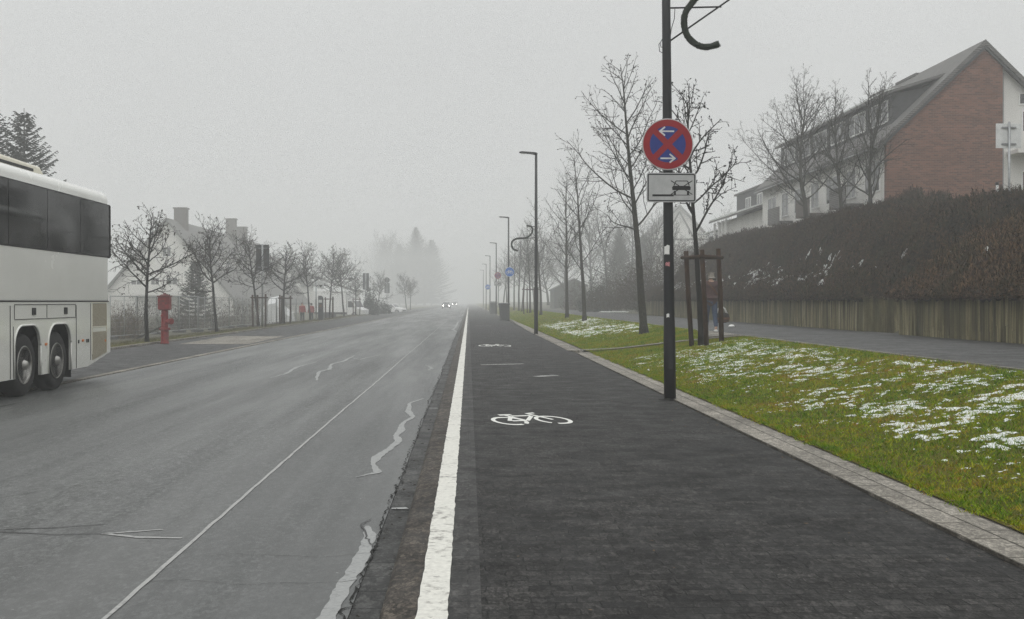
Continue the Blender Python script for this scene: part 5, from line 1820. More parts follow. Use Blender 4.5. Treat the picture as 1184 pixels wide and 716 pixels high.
# shrubs on the far side
c = at(426, 362, 128); twig_shrub('dark_bush', 'dark green upright bush behind the distant board sign', (c.x, 130, -.4), (2.0, 2.0, 3.4), 2600, 301, 'spruce', None, 'bush', .8, lw=.09)
c = at(441, 360, 140); twig_shrub('low_bush', 'low grey bush right of the dark upright bush', (c.x, 142, -.4), (2.4, 2.0, 1.9), 1800, 302, 'spruce', None, 'bush', .8, lw=.09)
c = at(137, 375, 56); twig_shrub('dry_shrub', 'dry reddish brown weeds behind the fence beside the coach', (c.x, 56, -.35), (2.6, 1.6, 1.7), 2600, 303, 'dry_stalk', None, 'shrub', .15, lw=.02)
for i, (u, Y, s, lb) in enumerate(((160, 66, 2.2, 'bare brown shrub behind the fence below the white gable'), (245, 78, 2.6, 'dark shrub behind the fence right of the hazy spruce'), (282, 86, 2.4, 'shrub behind the fence left of the big sign board'), (208, 74, 1.8, 'low shrub behind the fence right of the hydrant'))):
    twig_shrub('garden_shrub', lb, (at(u, 370, Y).x, Y, -.4), (s * 1.6, s, s * .95), 2600, 310 + i, 'shrub_twig', 'shrubs behind the mesh fence', 'shrub', .3, lw=.03)
t = thing('covered_pile', 'pile under a pale tarpaulin behind the fence left of the men in red', 'covered pile', (at(318, 370, 96).x, 96, -.4))
b = MB()
rng = random.Random(5)
prof = [(-1.5, 0), (-1.1, 1.2), (-.35, 2.15), (.3, 2.3), (.8, 1.5), (1.5, .9), (1.7, 0)]
ys = [-1.2, -.6, 0, .6, 1.2]
vs = [(x * (1 - .12 * abs(y)) + rng.uniform(-.06, .06), y, z * (1 - .25 * abs(y) / 1.2) + rng.uniform(-.05, .05) * (z > 0)) for y in ys for x, z in prof]
n = len(prof)
b.add(vs, [(i * n + k, i * n + k + 1, (i + 1) * n + k + 1, (i + 1) * n + k) for i in range(4) for k in range(n - 1)] + [tuple(range(n)), tuple(range(4 * n, 5 * n))])
b.build('tarpaulin', M['tarp_white'], t)

# right background: shrubs, hedges and bare trees lost in the fog
BG = 'bushes beyond the long retaining wall'
for i, (u, Y, sx, sz, zb, lb, mt) in enumerate((
        (690, 96, 3.2, 2.6, .5, 'clipped dark square bush beside the footpath in the fog', 'spruce'),
        (712, 90, 5.0, 2.6, .8, 'brown bush behind the square clipped one', 'shrub_twig'),
        (738, 82, 4.5, 3.4, .8, 'tall brown bush at the far end of the long wall', 'shrub_twig'),
        (672, 112, 4.5, 3.0, .6, 'brown bush right of the dark shed', 'shrub_twig'),
        (722, 105, 7, 4.2, 1.2, 'large hazy bush above the snow patch by the path', 'shrub_twig'),
        (757, 78, 4.5, 3.3, 1.4, 'bush behind the nearest lamp post at the wall end', 'shrub_twig'),
        (700, 118, 5, 5.6, .8, 'tall narrow dark bush in the middle of the foggy garden', 'spruce'),
        (780, 95, 6, 4.0, 2.6, 'hazy bush below the half timbered gable', 'shrub_twig'),
        (815, 88, 6, 3.2, 3.8, 'brown bush at the top of the bank left of the stepped house', 'shrub_twig'))):
    twig_shrub('garden_bush', lb, (at(u, 350, Y).x, Y, zb), (sx, sx * .6, sz), 3800, 330 + i, mt, BG, 'bush', .35, lw=.05)
FG = 'bare garden trees lost in the fog on the right'
fl_ = [('bare foggy tree above the dark shed', 655, 150, t1, 1.25), ('bare foggy tree left of the wide limbed tree trunk', 702, 140, t2, 1.5), ('bare foggy tree behind the wide limbed tree', 726, 150, t1, 1.35),
       ('bare foggy tree between wide limbed tree and nearest lamp post', 752, 128, t2, 1.3), ('faint bare tree over the roof of the shed', 634, 175, t1, 1.3), ('bare foggy tree before the half timbered gable', 773, 120, t3, 1.1),
       ('bare foggy tree right of the half timbered gable', 828, 132, t2, 1.3), ('faint bare tree deep in the garden right of the shed', 684, 170, t3, 1.8), ('faint bare tree left of the garden shed', 618, 190, t2, 1.6)]
for i, (lb, u, Y, pr, s) in enumerate(fl_):
    x = at(u, 350, Y).x
    o = dup(pr); o.location = (x, Y, 1.0 + (1.5 if x > 16 else 0)); o.scale = (s,) * 3; o.rotation_euler.z = 1.7 * i
    tag(o, lb, 'tree', FG)
c1 = dup(w1); c1.location = (at(716, 350, 165).x, 165, 1.0); c1.scale = (.29,) * 3; tag(c1, 'faint conifer in the fog behind the wide limbed tree', 'tree', FG)
c1 = dup(w2); c1.location = (at(744, 350, 178).x, 178, 1.0); c1.scale = (.34,) * 3; tag(c1, 'faint broad conifer in the fog left of the nearest lamp post', 'tree', FG)
snow_clumps('snow', np.array([(at(720, 357, 92).x + rs.normal() * 1.2, 92 + rs.normal() * 1.4) for _ in range(60)]), lambda x, y: 0 * x + .62, 44, .15, .5, 'snow left lying beside the footpath at the far wall end', flat=.1)

# ------------------------------------------------------------------ coach
bus = thing('coach', 'big white touring coach with dark windows parked at the left edge', 'coach', (-8.205, 22.45, -.05), R(-.15))
SX = 1.25
def arch(yc, zt=1.13, hw=.54, n=14, zb=.31):
    o = [(yc + hw, zb), (yc + hw, zt - .34)]
    for i in range(n + 1):
        a = PI / 2 * i / n; o.append((yc + hw - .34 + .34 * math.cos(a), zt - .34 + .34 * math.sin(a)))
    for i in range(n + 1):
        a = PI / 2 * i / n; o.append((yc - hw + .34 - .34 * math.sin(a), zt - .34 + .34 * math.cos(a)))
    o += [(yc - hw, zt - .34), (yc - hw, zb)]
    return o
AXL = (-2.72, -4.13, -10.5)
outl = [(0, 1.50), (0, .53), (-1.30, .32)]
for a in AXL: outl += arch(a)
outl += [(-12.9, .31), (-12.95, 1.50)]
for s in (-1, 1):
    b = MB(); b.prism(outl, s * (SX - .04), s * SX, 'x'); b.build('side_skirt', M['coach_white'], bus)
    for a in AXL:
        b = MB(); b.tube([(s * (SX + .001), y, z) for y, z in arch(a)], .018, 8)
        b.build('wheel_arch', M['coach_white'], bus, smooth=True)
b = MB(); b.box((0, -6.5, 1.0), (1.3, 12.7, 1.0)); b.box((0, -.7, .95), (2.4, 1.3, .8)); b.box((0, -8, .95), (2.38, 3.9, 1.0)); b.box((0, -6.5, 1.44), (2.4, 12.8, .06)); b.build('chassis', M['well_black'], bus)
b = MB(); b.box((0, -6.48, 2.51), (2 * SX - .006, 12.95, 2.22)); b.build('upper_body', M['coach_white'], bus, bevel=.17, seg=6)
b = MB()
for s in (-1, 1): b.box((s * (SX - .002), -6.5, 1.507), (.012, 12.8, .022))
b.build('belt_strip', M['black_plastic'], bus)
b = MB()
for s in (-1, 1): b.box((s * (SX + .001), -6.48, 2.86), (.010, 12.6, 1.03))
b.build('window_surround', M['black_plastic'], bus, bevel=.004)
ed = [-.10, -1.72, -3.3, -4.9, -6.5, -8.1, -9.7, -11.2, -12.7]
for s in (-1, 1):
    for i in range(len(ed) - 1):
        y0, y1 = ed[i] - .015, ed[i + 1] + .015
        b = MB(); b.box((s * (SX + .006), (y0 + y1) / 2, 2.86), (.010, y0 - y1, .985)); b.build('side_window', M['coach_glass'], bus)
for s in (-1, 1):
    b = MB(); b.box((s * (SX - .05), -.02, 2.86), (.13, .10, 1.04)); b.build('rear_corner_trim', M['coach_glass'], bus, bevel=.04, seg=4)
b = MB(); b.box((0, .005, 2.86), (2.2, .03, 1.0)); b.build('rear_window', M['coach_glass'], bus)
b = MB(); b.box((0, -.03, 1.02), (2 * SX - .10, .06, .94)); b.box((0, .02, .62), (2 * SX - .14, .10, .22)); b.build('rear_panel', M['coach_white'], bus, bevel=.02)
for s in (-1, 1):
    b = MB(); b.box((s * 1.08, .012, 1.15), (.16, .03, .5)); b.build('tail_lamp', M['red_lens'], bus, bevel=.01)
b = MB(); b.box((0, -12.97, 2.35), (2.3, .05, 1.9)); b.build('windscreen', M['coach_glass'], bus, bevel=.02)
b = MB(); b.box((0, -12.93, .92), (2.42, .10, 1.1)); b.build('front_panel', M['coach_white'], bus, bevel=.04)
for s in (-1, 1):
    b = MB(); b.box((s * .95, -12.985, .8), (.36, .03, .2)); b.build('front_lamp', M['sign_pale'], bus)
    b = MB(); b.tube([(s * 1.2, -12.8, 3.2), (s * 1.42, -13.2, 3.1), (s * 1.45, -13.3, 2.8)], .03, 8); b.box((s * 1.46, -13.32, 2.6), (.22, .12, .42)); b.build('mirror', M['black_plastic'], bus)
# roof unit
b = MB(); b.prism([(-2.0, 3.60), (-2.35, 3.84), (-7.6, 3.90), (-8.4, 3.60)], -.80, .80, 'x'); ac = b.build('roof_unit', M['coach_cream'], bus, bevel=.06, seg=4)
b = MB()
for s in (-1, 1): b.box((s * .80, -4.4, 3.74), (.012, 3.4, .05))
b.build('vent_slot', M['black_plastic'], ac)
# side details, near (right hand) side and its twin
for s in (-1, 1):
    X = s * (SX + .004)
    for c_, d_ in ([((X, -3.30, z), (.006, 2.72, .010)) for z in (1.455, 1.225)] + [((X, y, 1.34), (.0062, .010, .21)) for y in (-1.95, -3.32, -4.66)]
                   + [((X, y, .88), (.0064, .012, 1.12)) for y in (-1.92, -4.82, -6.3, -7.8)] + [((X, -4.70, .72), (.0064, .008, .8)), ((X, -1.16, .95), (.0064, .008, 1.04))]):
        b = MB(); b.box(c_, d_); b.build('panel_gap', M['black_plastic'], bus)
    for y in (-2.45, -3.88):
        b = MB(); b.box((X, y, 1.345), (.02, .15, .115)); b.build('latch', M['black_plastic'], bus, bevel=.005)
    b = MB(); b.box((X, -.665, 1.255), (.012, .80, .42)); b.build('engine_grille', M['grille_beige'], bus)
    b = MB(); b.prism([(-1.06, .42), (-1.06, .94), (-.265, .94), (-.265, .53)], X - .006, X + .006, 'x'); b.build('engine_grille', M['grille_beige'], bus)
    b = MB()
    b.box((X, -.665, 1.485), (.016, .86, .014)); b.box((X, -.665, 1.03), (.016, .86, .014)); b.box((X, -.245, 1.0), (.016, .014, .95)); b.box((X, -1.075, 1.0), (.016, .014, .95))
    b.build('grille_frame', M['coach_cream'], bus)
    for y, z in ((-3.36, .80), (-1.58, .80), (-.33, .76)):
        b = MB(); b.box((X, y, z), (.018, .09, .045)); b.build('side_marker', M['orange_lens'], bus, bevel=.006)
    for y in (-1.80, -1.37, -1.28):
        b = MB(); b.box((X, y, .79), (.014, .045, .06)); b.build('filler_cap', M['black_plastic'], bus)
    b = MB(); b.box((s * .98, -2.02, .42), (.42, .02, .50)); b.build('mud_flap', M['rubber'], bus)
    for a in AXL:
        TM = Matrix.Translation((s * 1.05, a, .50)) @ Matrix.Rotation(s * PI / 2, 4, 'Y')
        w = MB(); w.lathe([(.30, -.14), (.44, -.15), (.485, -.12), (.50, -.06), (.50, .06), (.485, .12), (.44, .15), (.30, .145)], 40, TM); wo = w.build('wheel', M['rubber'], bus, smooth=True)
        r_ = MB(); r_.lathe([(.305, .145), (.295, .158), (.275, .13), (.262, .06), (.235, .045), (.150, .075), (.145, .10), (.085, .13), (.06, .19), (0, .195)], 40, TM); rim = r_.build('rim', M['alloy'], wo, smooth=True)
        h = MB()
        for k in range(10):
            aa = 6.283 * k / 10
            h.lathe([(.040, .052 + .012), (.036, .084), (0, .084)], 10, TM @ Matrix.Translation((.205 * math.cos(aa), .205 * math.sin(aa), 0)))
        h.build('rim_hole', M['well_black'], rim)
        nn = MB()
        for k in range(10):
            aa = 6.283 * (k + .5) / 10
            nn.lathe([(.016, .06), (.016, .125), (0, .13)], 6, TM @ Matrix.Translation((.125 * math.cos(aa), .125 * math.sin(aa), 0)))
        nn.build('wheel_nut', M['galvanised'], rim)

# ------------------------------------------------------------------ cars
def car(label, loc, rz, mat, lights=False, group=None):
    t = thing('car', label, 'car', loc, rz, group)
    W = .86
    prof = [(-2.1, .28), (-2.15, .55), (-2.05, .80), (-1.1, .92), (-.45, 1.40), (.75, 1.44), (1.55, 1.0), (2.05, .95), (2.12, .6), (2.08, .28)]
    # front is -y; a lofted body, narrower at the roof
    vs, fs = [], []
    ws = [.80, .86, .84, .82, .62, .62, .78, .82, .86, .8]
    n = len(prof)
    for s in (-1, 1):
        for (y, z), w in zip(prof, ws): vs.append((s * w, y, z))
    fs = [tuple(range(n)), tuple(range(n, 2 * n))] + [(i, (i + 1) % n, n + (i + 1) % n, n + i) for i in range(n)]
    b = MB(); b.add(vs, fs); b.build('body', M[mat], t, bevel=.05, seg=3)
    def pane(a, c, w0, w1, inset=.10):
        q = MB(); (y0, z0), (y1, z1) = a, c
        d = Vector((0, z1 - z0, -(y1 - y0))).normalized() * -.006
        if d.z < 0: d = -d
        q.add([(-w0 + inset, y0 + d.y, z0 + d.z), (w0 - inset, y0 + d.y, z0 + d.z), (w1 - inset, y1 + d.y, z1 + d.z), (-w1 + inset, y1 + d.y, z1 + d.z)], [(0, 1, 2, 3)])
        return q
    pane((-1.04, .962), (-.50, 1.36), .80, .64).build('windscreen', M['window_glass'], t)
    pane((.82, 1.40), (1.48, 1.04), .64, .78).build('rear_window', M['window_glass'], t)
    for s in (-1, 1):
        q = MB(); q.add([(s * .815, -.95, .97), (s * .64, -.42, 1.36), (s * .64, .72, 1.38), (s * .785, 1.25, 1.04)], [(0, 1, 2, 3)]); q.build('side_window', M['window_glass'], t)
        for y in (-1.32, 1.35):
            TM = Matrix.Translation((s * .80, y, .32)) @ Matrix.Rotation(s * PI / 2, 4, 'Y')
            w = MB(); w.lathe([(.0, -.1), (.29, -.1), (.32, -.06), (.32, .06), (.29, .09), (.2, .09)], 24, TM); wo = w.build('wheel', M['rubber'], t, smooth=True)
            w = MB(); w.lathe([(.2, .095), (.17, .07), (0, .085)], 20, TM); w.build('rim', M['alloy'], wo)
        h = MB(); h.lathe([(.085, 0), (.07, .03), (0, .045)], 16, Matrix.Translation((s * .62, -2.13, .68)) @ Matrix.Rotation(PI / 2, 4, 'X')); h.build('headlight', M['headlight' if lights else 'sign_pale'], t)
        h = MB(); h.box((s * .65, 2.10, .78), (.26, .04, .12)); h.build('tail_lamp', M['red_lens'], t)
        h = MB(); h.box((s * .92, -.75, 1.0), (.16, .10, .11)); h.build('mirror', M[mat], t, bevel=.02)
    g = MB(); g.box((0, -2.13, .5), (1.0, .06, .14)); g.build('grille', M['black_plastic'], t)
    return t


car('oncoming car with two bright headlights, nearest on the foggy road', (at(516, 356, 245).x, 245, ROAD_Z), 0, 'car_dark', True, 'oncoming cars')
car('farthest oncoming car, only its headlights showing in the fog', (at(525.5, 352, 385).x, 385, ROAD_Z), 0, 'car_dark', True, 'oncoming cars')
car('white parked car beside the distant sign with round plate', (at(452, 354, 165).x, 165, -.3), 1.2, 'car_white', False, 'parked white cars')
t = thing('box_van', 'white box van parked behind the small trees right of the men in red', 'van', (at(398, 360, 125).x, 125, -.35), R(68))
b = MB(); b.box((0, 1.0, 1.75), (2.0, 3.6, 2.2)); b.build('cargo_box', M['car_white'], t, bevel=.03)
b = MB(); b.prism([(-2.5, .4), (-2.55, .95), (-1.95, 1.15), (-1.5, 1.95), (-.83, 2.0), (-.83, .4)], -.92, .92, 'x'); b.build('cab', M['car_white'], t, bevel=.05)
b = MB(); b.add([(-.8, -1.93, 1.22), (.8, -1.93, 1.22), (.78, -1.56, 1.88), (-.78, -1.56, 1.88)], [(0, 1, 2, 3)])
for s in (-1, 1): b.add([(s * .93, -1.75, 1.2), (s * .93, -1.4, 1.85), (s * .93, -.95, 1.85), (s * .93, -.95, 1.2)], [(0, 1, 2, 3)])
b.build('cab_window', M['window_glass'], t)
for s in (-1, 1):
    for y in (-1.7, 1.8):
        TM = Matrix.Translation((s * .82, y, .36)) @ Matrix.Rotation(s * PI / 2, 4, 'Y')
        w = MB(); w.lathe([(.0, -.1), (.33, -.1), (.36, -.06), (.36, .06), (.33, .1), (.2, .1), (0, .08)], 24, TM); w.build('wheel', M['rubber'], t, smooth=True)
b = MB(); b.box((0, .6, .55), (1.7, 5.2, .25)); b.build('chassis', M['black_plastic'], t)

# ------------------------------------------------------------------ people
def skin(name, nodes, edges, root, mat, parent, sub=2):
    ids = list(nodes)
    ix = {k: i for i, k in enumerate(ids)}
    bm = bmesh.new()
    lay = bm.verts.layers.skin.verify()
    vs = []
    for k in ids:
        p, r = nodes[k]
        v = bm.verts.new(p)
        r = r if hasattr(r, '__len__') else (r, r)
        v[lay].radius = r
        v[lay].use_root = (k == root)
        vs.append(v)
    for a, b in edges: bm.edges.new((vs[ix[a]], vs[ix[b]]))
    me = bpy.data.meshes.new(name); bm.to_mesh(me); bm.free()
    o = bpy.data.objects.new(name, me); COL.objects.link(o)
    s = o.modifiers.new('skin', 'SKIN'); s.use_smooth_shade = True
    u = o.modifiers.new('sub', 'SUBSURF'); u.levels = sub; u.render_levels = sub
    bpy.context.view_layer.update()
    dg = bpy.context.evaluated_depsgraph_get()
    nm = bpy.data.meshes.new_from_object(o.evaluated_get(dg))
    o.modifiers.clear(); o.data = nm
    nm.materials.clear(); nm.materials.append(mat)
    nm.polygons.foreach_set('use_smooth', [True] * len(nm.polygons))
    o.parent = parent
    return o


def person(label, loc, rz, jacket, trousers, hair, H=1.66, step=.16, long_coat=False, arms=None, hair_len='short', shoes='sticker_white', group=None):
    t = thing('person', label, 'person', loc, rz, group)
    k = H / 1.66
    V = lambda x, y, z: Vector((x * k, y * k, z * k))
    la, ra = arms or ((-.235, -.03, 1.08, -.24, .07, .85), (.235, -.02, 1.08, .255, .06, .85))
    n = {'pelvis': (V(0, 0, .90), (.135 * k, .10 * k)), 'waist': (V(0, 0, 1.06), (.125 * k, .09 * k)), 'chest': (V(0, .0, 1.24), (.15 * k, .105 * k)), 'collar': (V(0, -.005, 1.37), (.10 * k, .07 * k)),
         'neck': (V(0, .005, 1.43), .050 * k), 'jaw': (V(0, .03, 1.485), (.058 * k, .066 * k)), 'head': (V(0, .012, 1.555), (.072 * k, .088 * k)), 'crown': (V(0, .005, 1.615), (.055 * k, .070 * k)),
         'nose': (V(0, .115, 1.525), .010 * k), 'noseb': (V(0, .085, 1.530), .014 * k), 'earl': (V(-.078, .005, 1.535), .012 * k), 'earr': (V(.078, .005, 1.535), .012 * k)}
    e = [('pelvis', 'waist'), ('waist', 'chest'), ('chest', 'collar'), ('collar', 'neck'), ('neck', 'jaw'), ('jaw', 'head'), ('head', 'crown'), ('head', 'noseb'), ('noseb', 'nose'), ('head', 'earl'), ('head', 'earr')]
    for s, nm, (ex, ey, ez, wx, wy, wz), st in ((-1, 'l', la, step), (1, 'r', ra, -step)):
        n['sh' + nm] = (V(s * .165, -.005, 1.345), .058 * k); n['el' + nm] = (V(ex, ey, ez), .041 * k); n['wr' + nm] = (V(wx, wy, wz), .028 * k)
        d = (V(wx, wy, wz) - V(ex, ey, ez)).normalized()
        pm = V(wx, wy, wz) + d * .075 * k
        n['pa' + nm] = (pm, (.034 * k, .018 * k))
        e += [('collar', 'sh' + nm), ('sh' + nm, 'el' + nm), ('el' + nm, 'wr' + nm), ('wr' + nm, 'pa' + nm)]
        for q, (oy, L) in enumerate(((.030, .072), (.011, .085), (-.010, .078), (-.028, .060))):
            b0 = pm + V(0, oy, 0) + d * .020 * k; b1 = b0 + d * L * .5 * k + V(-s * .006, .0, 0); b2 = b1 + d * L * .42 * k + V(-s * .018, .004, 0)
            for i, p in enumerate((b0, b1, b2)): n['f%s%d%d' % (nm, q, i)] = (p, (.0085 - .001 * i) * k)
            e += [('pa' + nm, 'f%s%d0' % (nm, q)), ('f%s%d0' % (nm, q), 'f%s%d1' % (nm, q)), ('f%s%d1' % (nm, q), 'f%s%d2' % (nm, q))]
        t0 = V(wx, wy, wz) + d * .03 * k + V(-s * .008, .028, 0); t1 = t0 + d * .035 * k + V(-s * .008, .022, 0); t2 = t1 + d * .028 * k
        for i, p in enumerate((t0, t1, t2)): n['t%s%d' % (nm, i)] = (p, (.010 - .001 * i) * k)
        e += [('pa' + nm, 't%s0' % nm), ('t%s0' % nm, 't%s1' % nm), ('t%s1' % nm, 't%s2' % nm)]
        lift = .0 if st > 0 else .05
        n['hip' + nm] = (V(s * .088, 0, .84), .088 * k); n['kn' + nm] = (V(s * .092, st * .55 + .03, .47 + lift * .3), .056 * k); n['an' + nm] = (V(s * .092, st - (.05 if st < 0 else 0), .085 + lift), .038 * k)
        n['toe' + nm] = (V(s * .105, st + .15 - (.04 if st < 0 else 0), .035 + lift * .3), (.040 * k, .028 * k))
        e += [('pelvis', 'hip' + nm), ('hip' + nm, 'kn' + nm), ('kn' + nm, 'an' + nm), ('an' + nm, 'toe' + nm)]
    skin('body', n, e, 'pelvis', M['skin'], t, 1)
    # trousers
    q = {'pelvis': (n['pelvis'][0] + V(0, 0, .06), (.150 * k, .118 * k))}; qe = []
    for nm in 'lr':
        q['hip' + nm] = (n['hip' + nm][0], .105 * k); q['kn' + nm] = (n['kn' + nm][0], .072 * k); q['an' + nm] = (n['an' + nm][0] + V(0, 0, .015), .058 * k)
        qe += [('pelvis', 'hip' + nm), ('hip' + nm, 'kn' + nm), ('kn' + nm, 'an' + nm)]
    skin('trousers', q, qe, 'pelvis', M[trousers], t)
    for nm in 'lr':
        a, b_ = n['an' + nm][0], n['toe' + nm][0]
        skin('shoe', {'h': (Vector((a.x, a.y - .035 * k, b_.z + .012)), (.042 * k, .040 * k)), 'm': (Vector((a.x, a.y + .05 * k, b_.z + .010)), (.046 * k, .036 * k)), 't': (b_ + V(0, .02, .0), (.044 * k, .028 * k))}, [('h', 'm'), ('m', 't')], 'm', M[shoes], t)
    # jacket
    hem = .70 if long_coat else .84
    q = {'hem': (V(0, 0, hem), (.185 * k, .15 * k)), 'pelvis': (V(0, 0, .95), (.185 * k, .145 * k)), 'waist': (V(0, 0, 1.09), (.172 * k, .135 * k)), 'chest': (V(0, 0, 1.25), (.185 * k, .140 * k)), 'collar': (V(0, -.005, 1.375), (.125 * k, .10 * k)), 'neck': (V(0, .0, 1.435), (.075 * k, .075 * k))}
    qe = [('hem', 'pelvis'), ('pelvis', 'waist'), ('waist', 'chest'), ('chest', 'collar'), ('collar', 'neck')]
    for nm, s in (('l', -1), ('r', 1)):
        q['sh' + nm] = (n['sh' + nm][0] + V(s * .01, 0, .0), .080 * k); q['el' + nm] = (n['el' + nm][0], .066 * k); q['wr' + nm] = (n['wr' + nm][0], .050 * k)
        qe += [('collar', 'sh' + nm), ('sh' + nm, 'el' + nm), ('el' + nm, 'wr' + nm)]
    skin('jacket', q, qe, 'waist', M[jacket], t)
    # hair: a cap over the back and top of the head
    h = {'top': (V(0, -.012, 1.61), (.070 * k, .080 * k)), 'mid': (V(0, -.028, 1.555), (.083 * k, .080 * k)), 'low': (V(0, -.045, 1.48 if hair_len == 'short' else 1.44), (.068 * k, .048 * k))}
    skin('hair', h, [('top', 'mid'), ('mid', 'low')], 'mid', M[hair], t)
    # face: eyes and mouth
    f = MB()
    for s in (-1, 1): f.lathe([(.012, 0), (.008, .006), (0, .008)], 10, Matrix.Translation(V(s * .030, .098, 1.553)) @ Matrix.Rotation(-PI / 2, 4, 'X'))
    f.build('eyes', M['ink_black'], t)
    f = MB(); f.box(V(0, .098, 1.490), (.042 * k, .008, .009)); f.build('mouth', M['sticker_pink'], t)
    return t


c = at(822, 383, 31.0)
lady = person('woman in a brown padded coat and jeans walking away along the footpath', (c.x, 31.0, PATH_Z), .05, 'jacket_brown', 'jeans', 'hair_grey', 1.66, .15, True, ((-.235, .0, 1.08, -.22, .12, .88), (.25, -.03, 1.08, .285, .02, .84)))
b = MB()
pts = [(-.13, -.13, 1.40), (-.06, -.160, 1.30), (.05, -.158, 1.16), (.17, -.12, 1.03), (.205, -.02, .98)]
vs = []
for p in pts: vs += [(p[0] - .012, p[1] - .004, p[2] - .018), (p[0] + .012, p[1] - .006, p[2] + .018)]
b.add(vs, [(2 * i, 2 * i + 1, 2 * i + 3, 2 * i + 2) for i in range(len(pts) - 1)]); b.build('bag_strap', M['bag_rust'], lady)
bg = thing('shopping_bag', 'dark round patterned bag hanging from the right hand of the walking woman', 'bag', (c.x + .30, 31.04, PATH_Z))
b = MB()
b.lathe([(0, .26), (.13, .275), (.20, .33), (.225, .42), (.205, .50), (.17, .545), (.14, .55)], 22, Matrix.Diagonal((1, .62, 1, 1))); b.build('bag_body', M['bag_cloth'], bg, smooth=True)
b = MB(); b.lathe([(.228, .36), (.231, .39), (.228, .42)], 22, Matrix.Diagonal((1, .62, 1, 1))); b.lathe([(.20, .30), (.208, .315), (.205, .33)], 22, Matrix.Diagonal((1, .62, 1, 1))); b.build('bag_band', M['bag_rust'], bg)
b = MB()
for s in (-1, 1): b.tube([(-.14, s * .07, .53), (-.09, s * .05, .66), (0, s * .02, .745), (.09, s * .05, .66), (.14, s * .07, .53)], .011, 6)
b.build('bag_handle', M['sticker_white'], bg, smooth=True)
for (u, lb, rz) in ((349.5, 'left one of two men in red jackets and dark trousers, hands down', .4), (358.7, 'right one of two men in red jackets, beside the ticket machine', -2.6)):
    c = at(u, 372, 97)
    person(lb, (c.x, 97 if u < 352 else 97.6, -.36), rz + PI, 'jacket_red', 'dark_cloth', 'hair_dark', 1.74 if u < 352 else 1.70, .07, False, None, shoes='black_plastic', group='men in red jackets')
w = MB(); w.lathe([(.0, 0), (.07, .01), (.085, .05), (.05, .09), (0, .10)], 9, Matrix.Diagonal((1.3, 1, 1, 1))); o = w.build('litter', M['sticker_white'], smooth=True); o.location = (at(838, 373, 38).x, 37.0, PATH_Z + .005); tag(o, 'small crumpled white litter on the footpath by the wall', 'litter')

# ------------------------------------------------------------------ light, sky, haze
W = bpy.data.worlds.new('World'); SC.world = W; W.use_nodes = True
nt = W.node_tree; nd, lk = nt.nodes, nt.links
bgd = nd['Background']
SUN_EL, SUN_AZ = R(42), R(205)
sky = nd.new('ShaderNodeTexSky'); sky.sky_type = 'NISHITA'; sky.sun_disc = False
sky.sun_elevation = SUN_EL; sky.sun_rotation = SUN_AZ; sky.dust_density = 3.0
bw = nd.new('ShaderNodeRGBToBW'); lk.new(sky.outputs[0], bw.inputs[0])
geo = nd.new('ShaderNodeNewGeometry'); sx = nd.new('ShaderNodeSeparateXYZ')
tc = nd.new('ShaderNodeTexCoord'); lk.new(tc.outputs['Generated'], sx.inputs[0])
# even cloud cover: a pale grey sheet, somewhat brighter overhead
mr = nd.new('ShaderNodeMapRange'); lk.new(sx.outputs[2], mr.inputs[0]); mr.interpolation_type = 'SMOOTHSTEP'; mr.inputs[1].default_value = 0.18; mr.inputs[2].default_value = 1.0
mr.inputs[3].default_value = SKY_H; mr.inputs[4].default_value = SKY_Z
cl = nd.new('ShaderNodeTexNoise'); cl.inputs['Scale'].default_value = 2.2; cl.inputs['Detail'].default_value = 3
lk.new(tc.outputs['Generated'], cl.inputs['Vector'])
cm = nd.new('ShaderNodeMapRange'); lk.new(cl.outputs['Fac'], cm.inputs[0]); cm.inputs[3].default_value = .93; cm.inputs[4].default_value = 1.07
mu = nd.new('ShaderNodeMath'); mu.operation = 'MULTIPLY'; lk.new(mr.outputs[0], mu.inputs[0]); lk.new(cm.outputs[0], mu.inputs[1])
mx = nd.new('ShaderNodeMix'); mx.data_type = 'FLOAT'; mx.inputs[0].default_value = .93
lk.new(bw.outputs[0], mx.inputs[2]); lk.new(mu.outputs[0], mx.inputs[3])
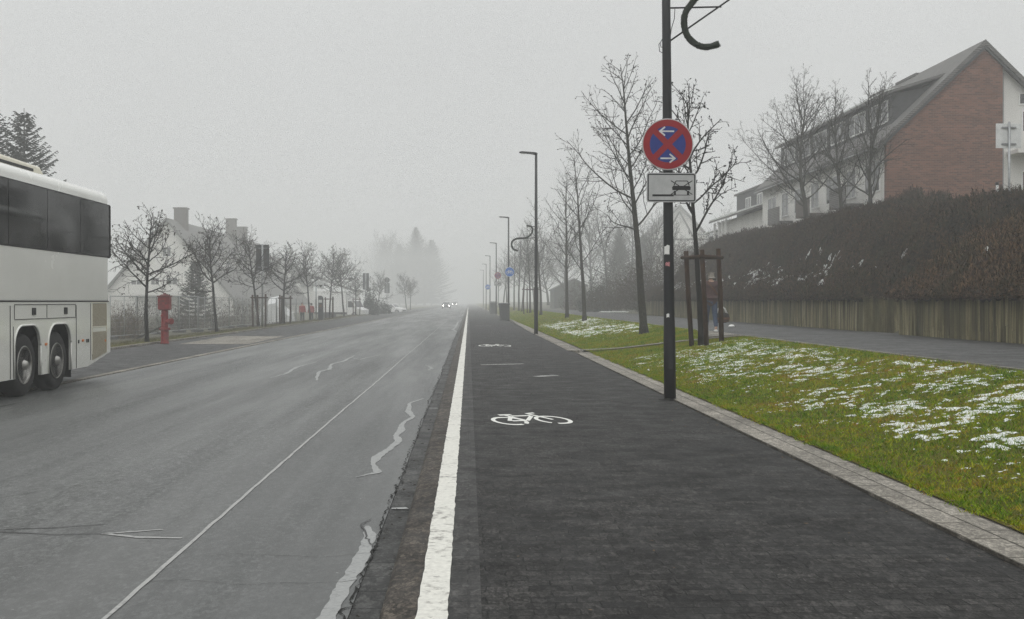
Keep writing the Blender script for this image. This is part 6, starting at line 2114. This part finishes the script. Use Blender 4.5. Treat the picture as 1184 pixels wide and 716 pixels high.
col = nd.new('ShaderNodeMix'); col.data_type = 'RGBA'; col.blend_type = 'MULTIPLY'; col.inputs[0].default_value = 1.0
cb = nd.new('ShaderNodeCombineColor')
for i in range(3): lk.new(mx.outputs[0], cb.inputs[i])
lk.new(cb.outputs[0], col.inputs[6]); col.inputs[7].default_value = (.985, 1.0, .995, 1)
lk.new(col.outputs[2], bgd.inputs['Color']); bgd.inputs['Strength'].default_value = 0.1

sd = bpy.data.lights.new('sun', 'SUN'); sd.energy = 0.5; sd.angle = R(60); sd.color = (1, .98, .95)
so = bpy.data.objects.new('sun', sd); COL.objects.link(so)
# the sun stands behind the camera's right shoulder, wholly veiled
dv = Vector((math.sin(SUN_AZ) * math.cos(SUN_EL), math.cos(SUN_AZ) * math.cos(SUN_EL), math.sin(SUN_EL)))
so.rotation_euler = dv.to_track_quat('Z', 'Y').to_euler()

hz = MB(); hz.box((0, 445, 10.4), (530, 960, 24.4))
hm = bpy.data.materials.new('haze'); hm.use_nodes = True
ht_ = hm.node_tree; ht_.nodes.clear()
ho = ht_.nodes.new('ShaderNodeOutputMaterial'); hv = ht_.nodes.new('ShaderNodeVolumePrincipled')
hv.inputs['Color'].default_value = (.98, .99, .985, 1); hv.inputs['Density'].default_value = HAZE; hv.inputs['Anisotropy'].default_value = 0.3
ht_.links.new(hv.outputs[0], ho.inputs['Volume'])
o = hz.build('haze', hm); o['kind'] = 'stuff'

SC.view_settings.view_transform = 'Standard'
SC.view_settings.look = 'None'
SC.view_settings.exposure = EXPO
SC.view_settings.gamma = 1
SC.render.engine = 'CYCLES'
SC.cycles.max_bounces = 6
SC.cycles.diffuse_bounces = 3
SC.cycles.glossy_bounces = 3
SC.cycles.transmission_bounces = 2
SC.cycles.volume_bounces = 3
SC.cycles.use_denoising = True
SC.cycles.denoiser = 'OPENIMAGEDENOISE'
SC.cycles.denoising_prefilter = 'NONE'
SC.cycles.denoising_input_passes = 'RGB_ALBEDO_NORMAL'
SC.cycles.caustics_reflective = False
SC.cycles.sample_clamp_indirect = 6
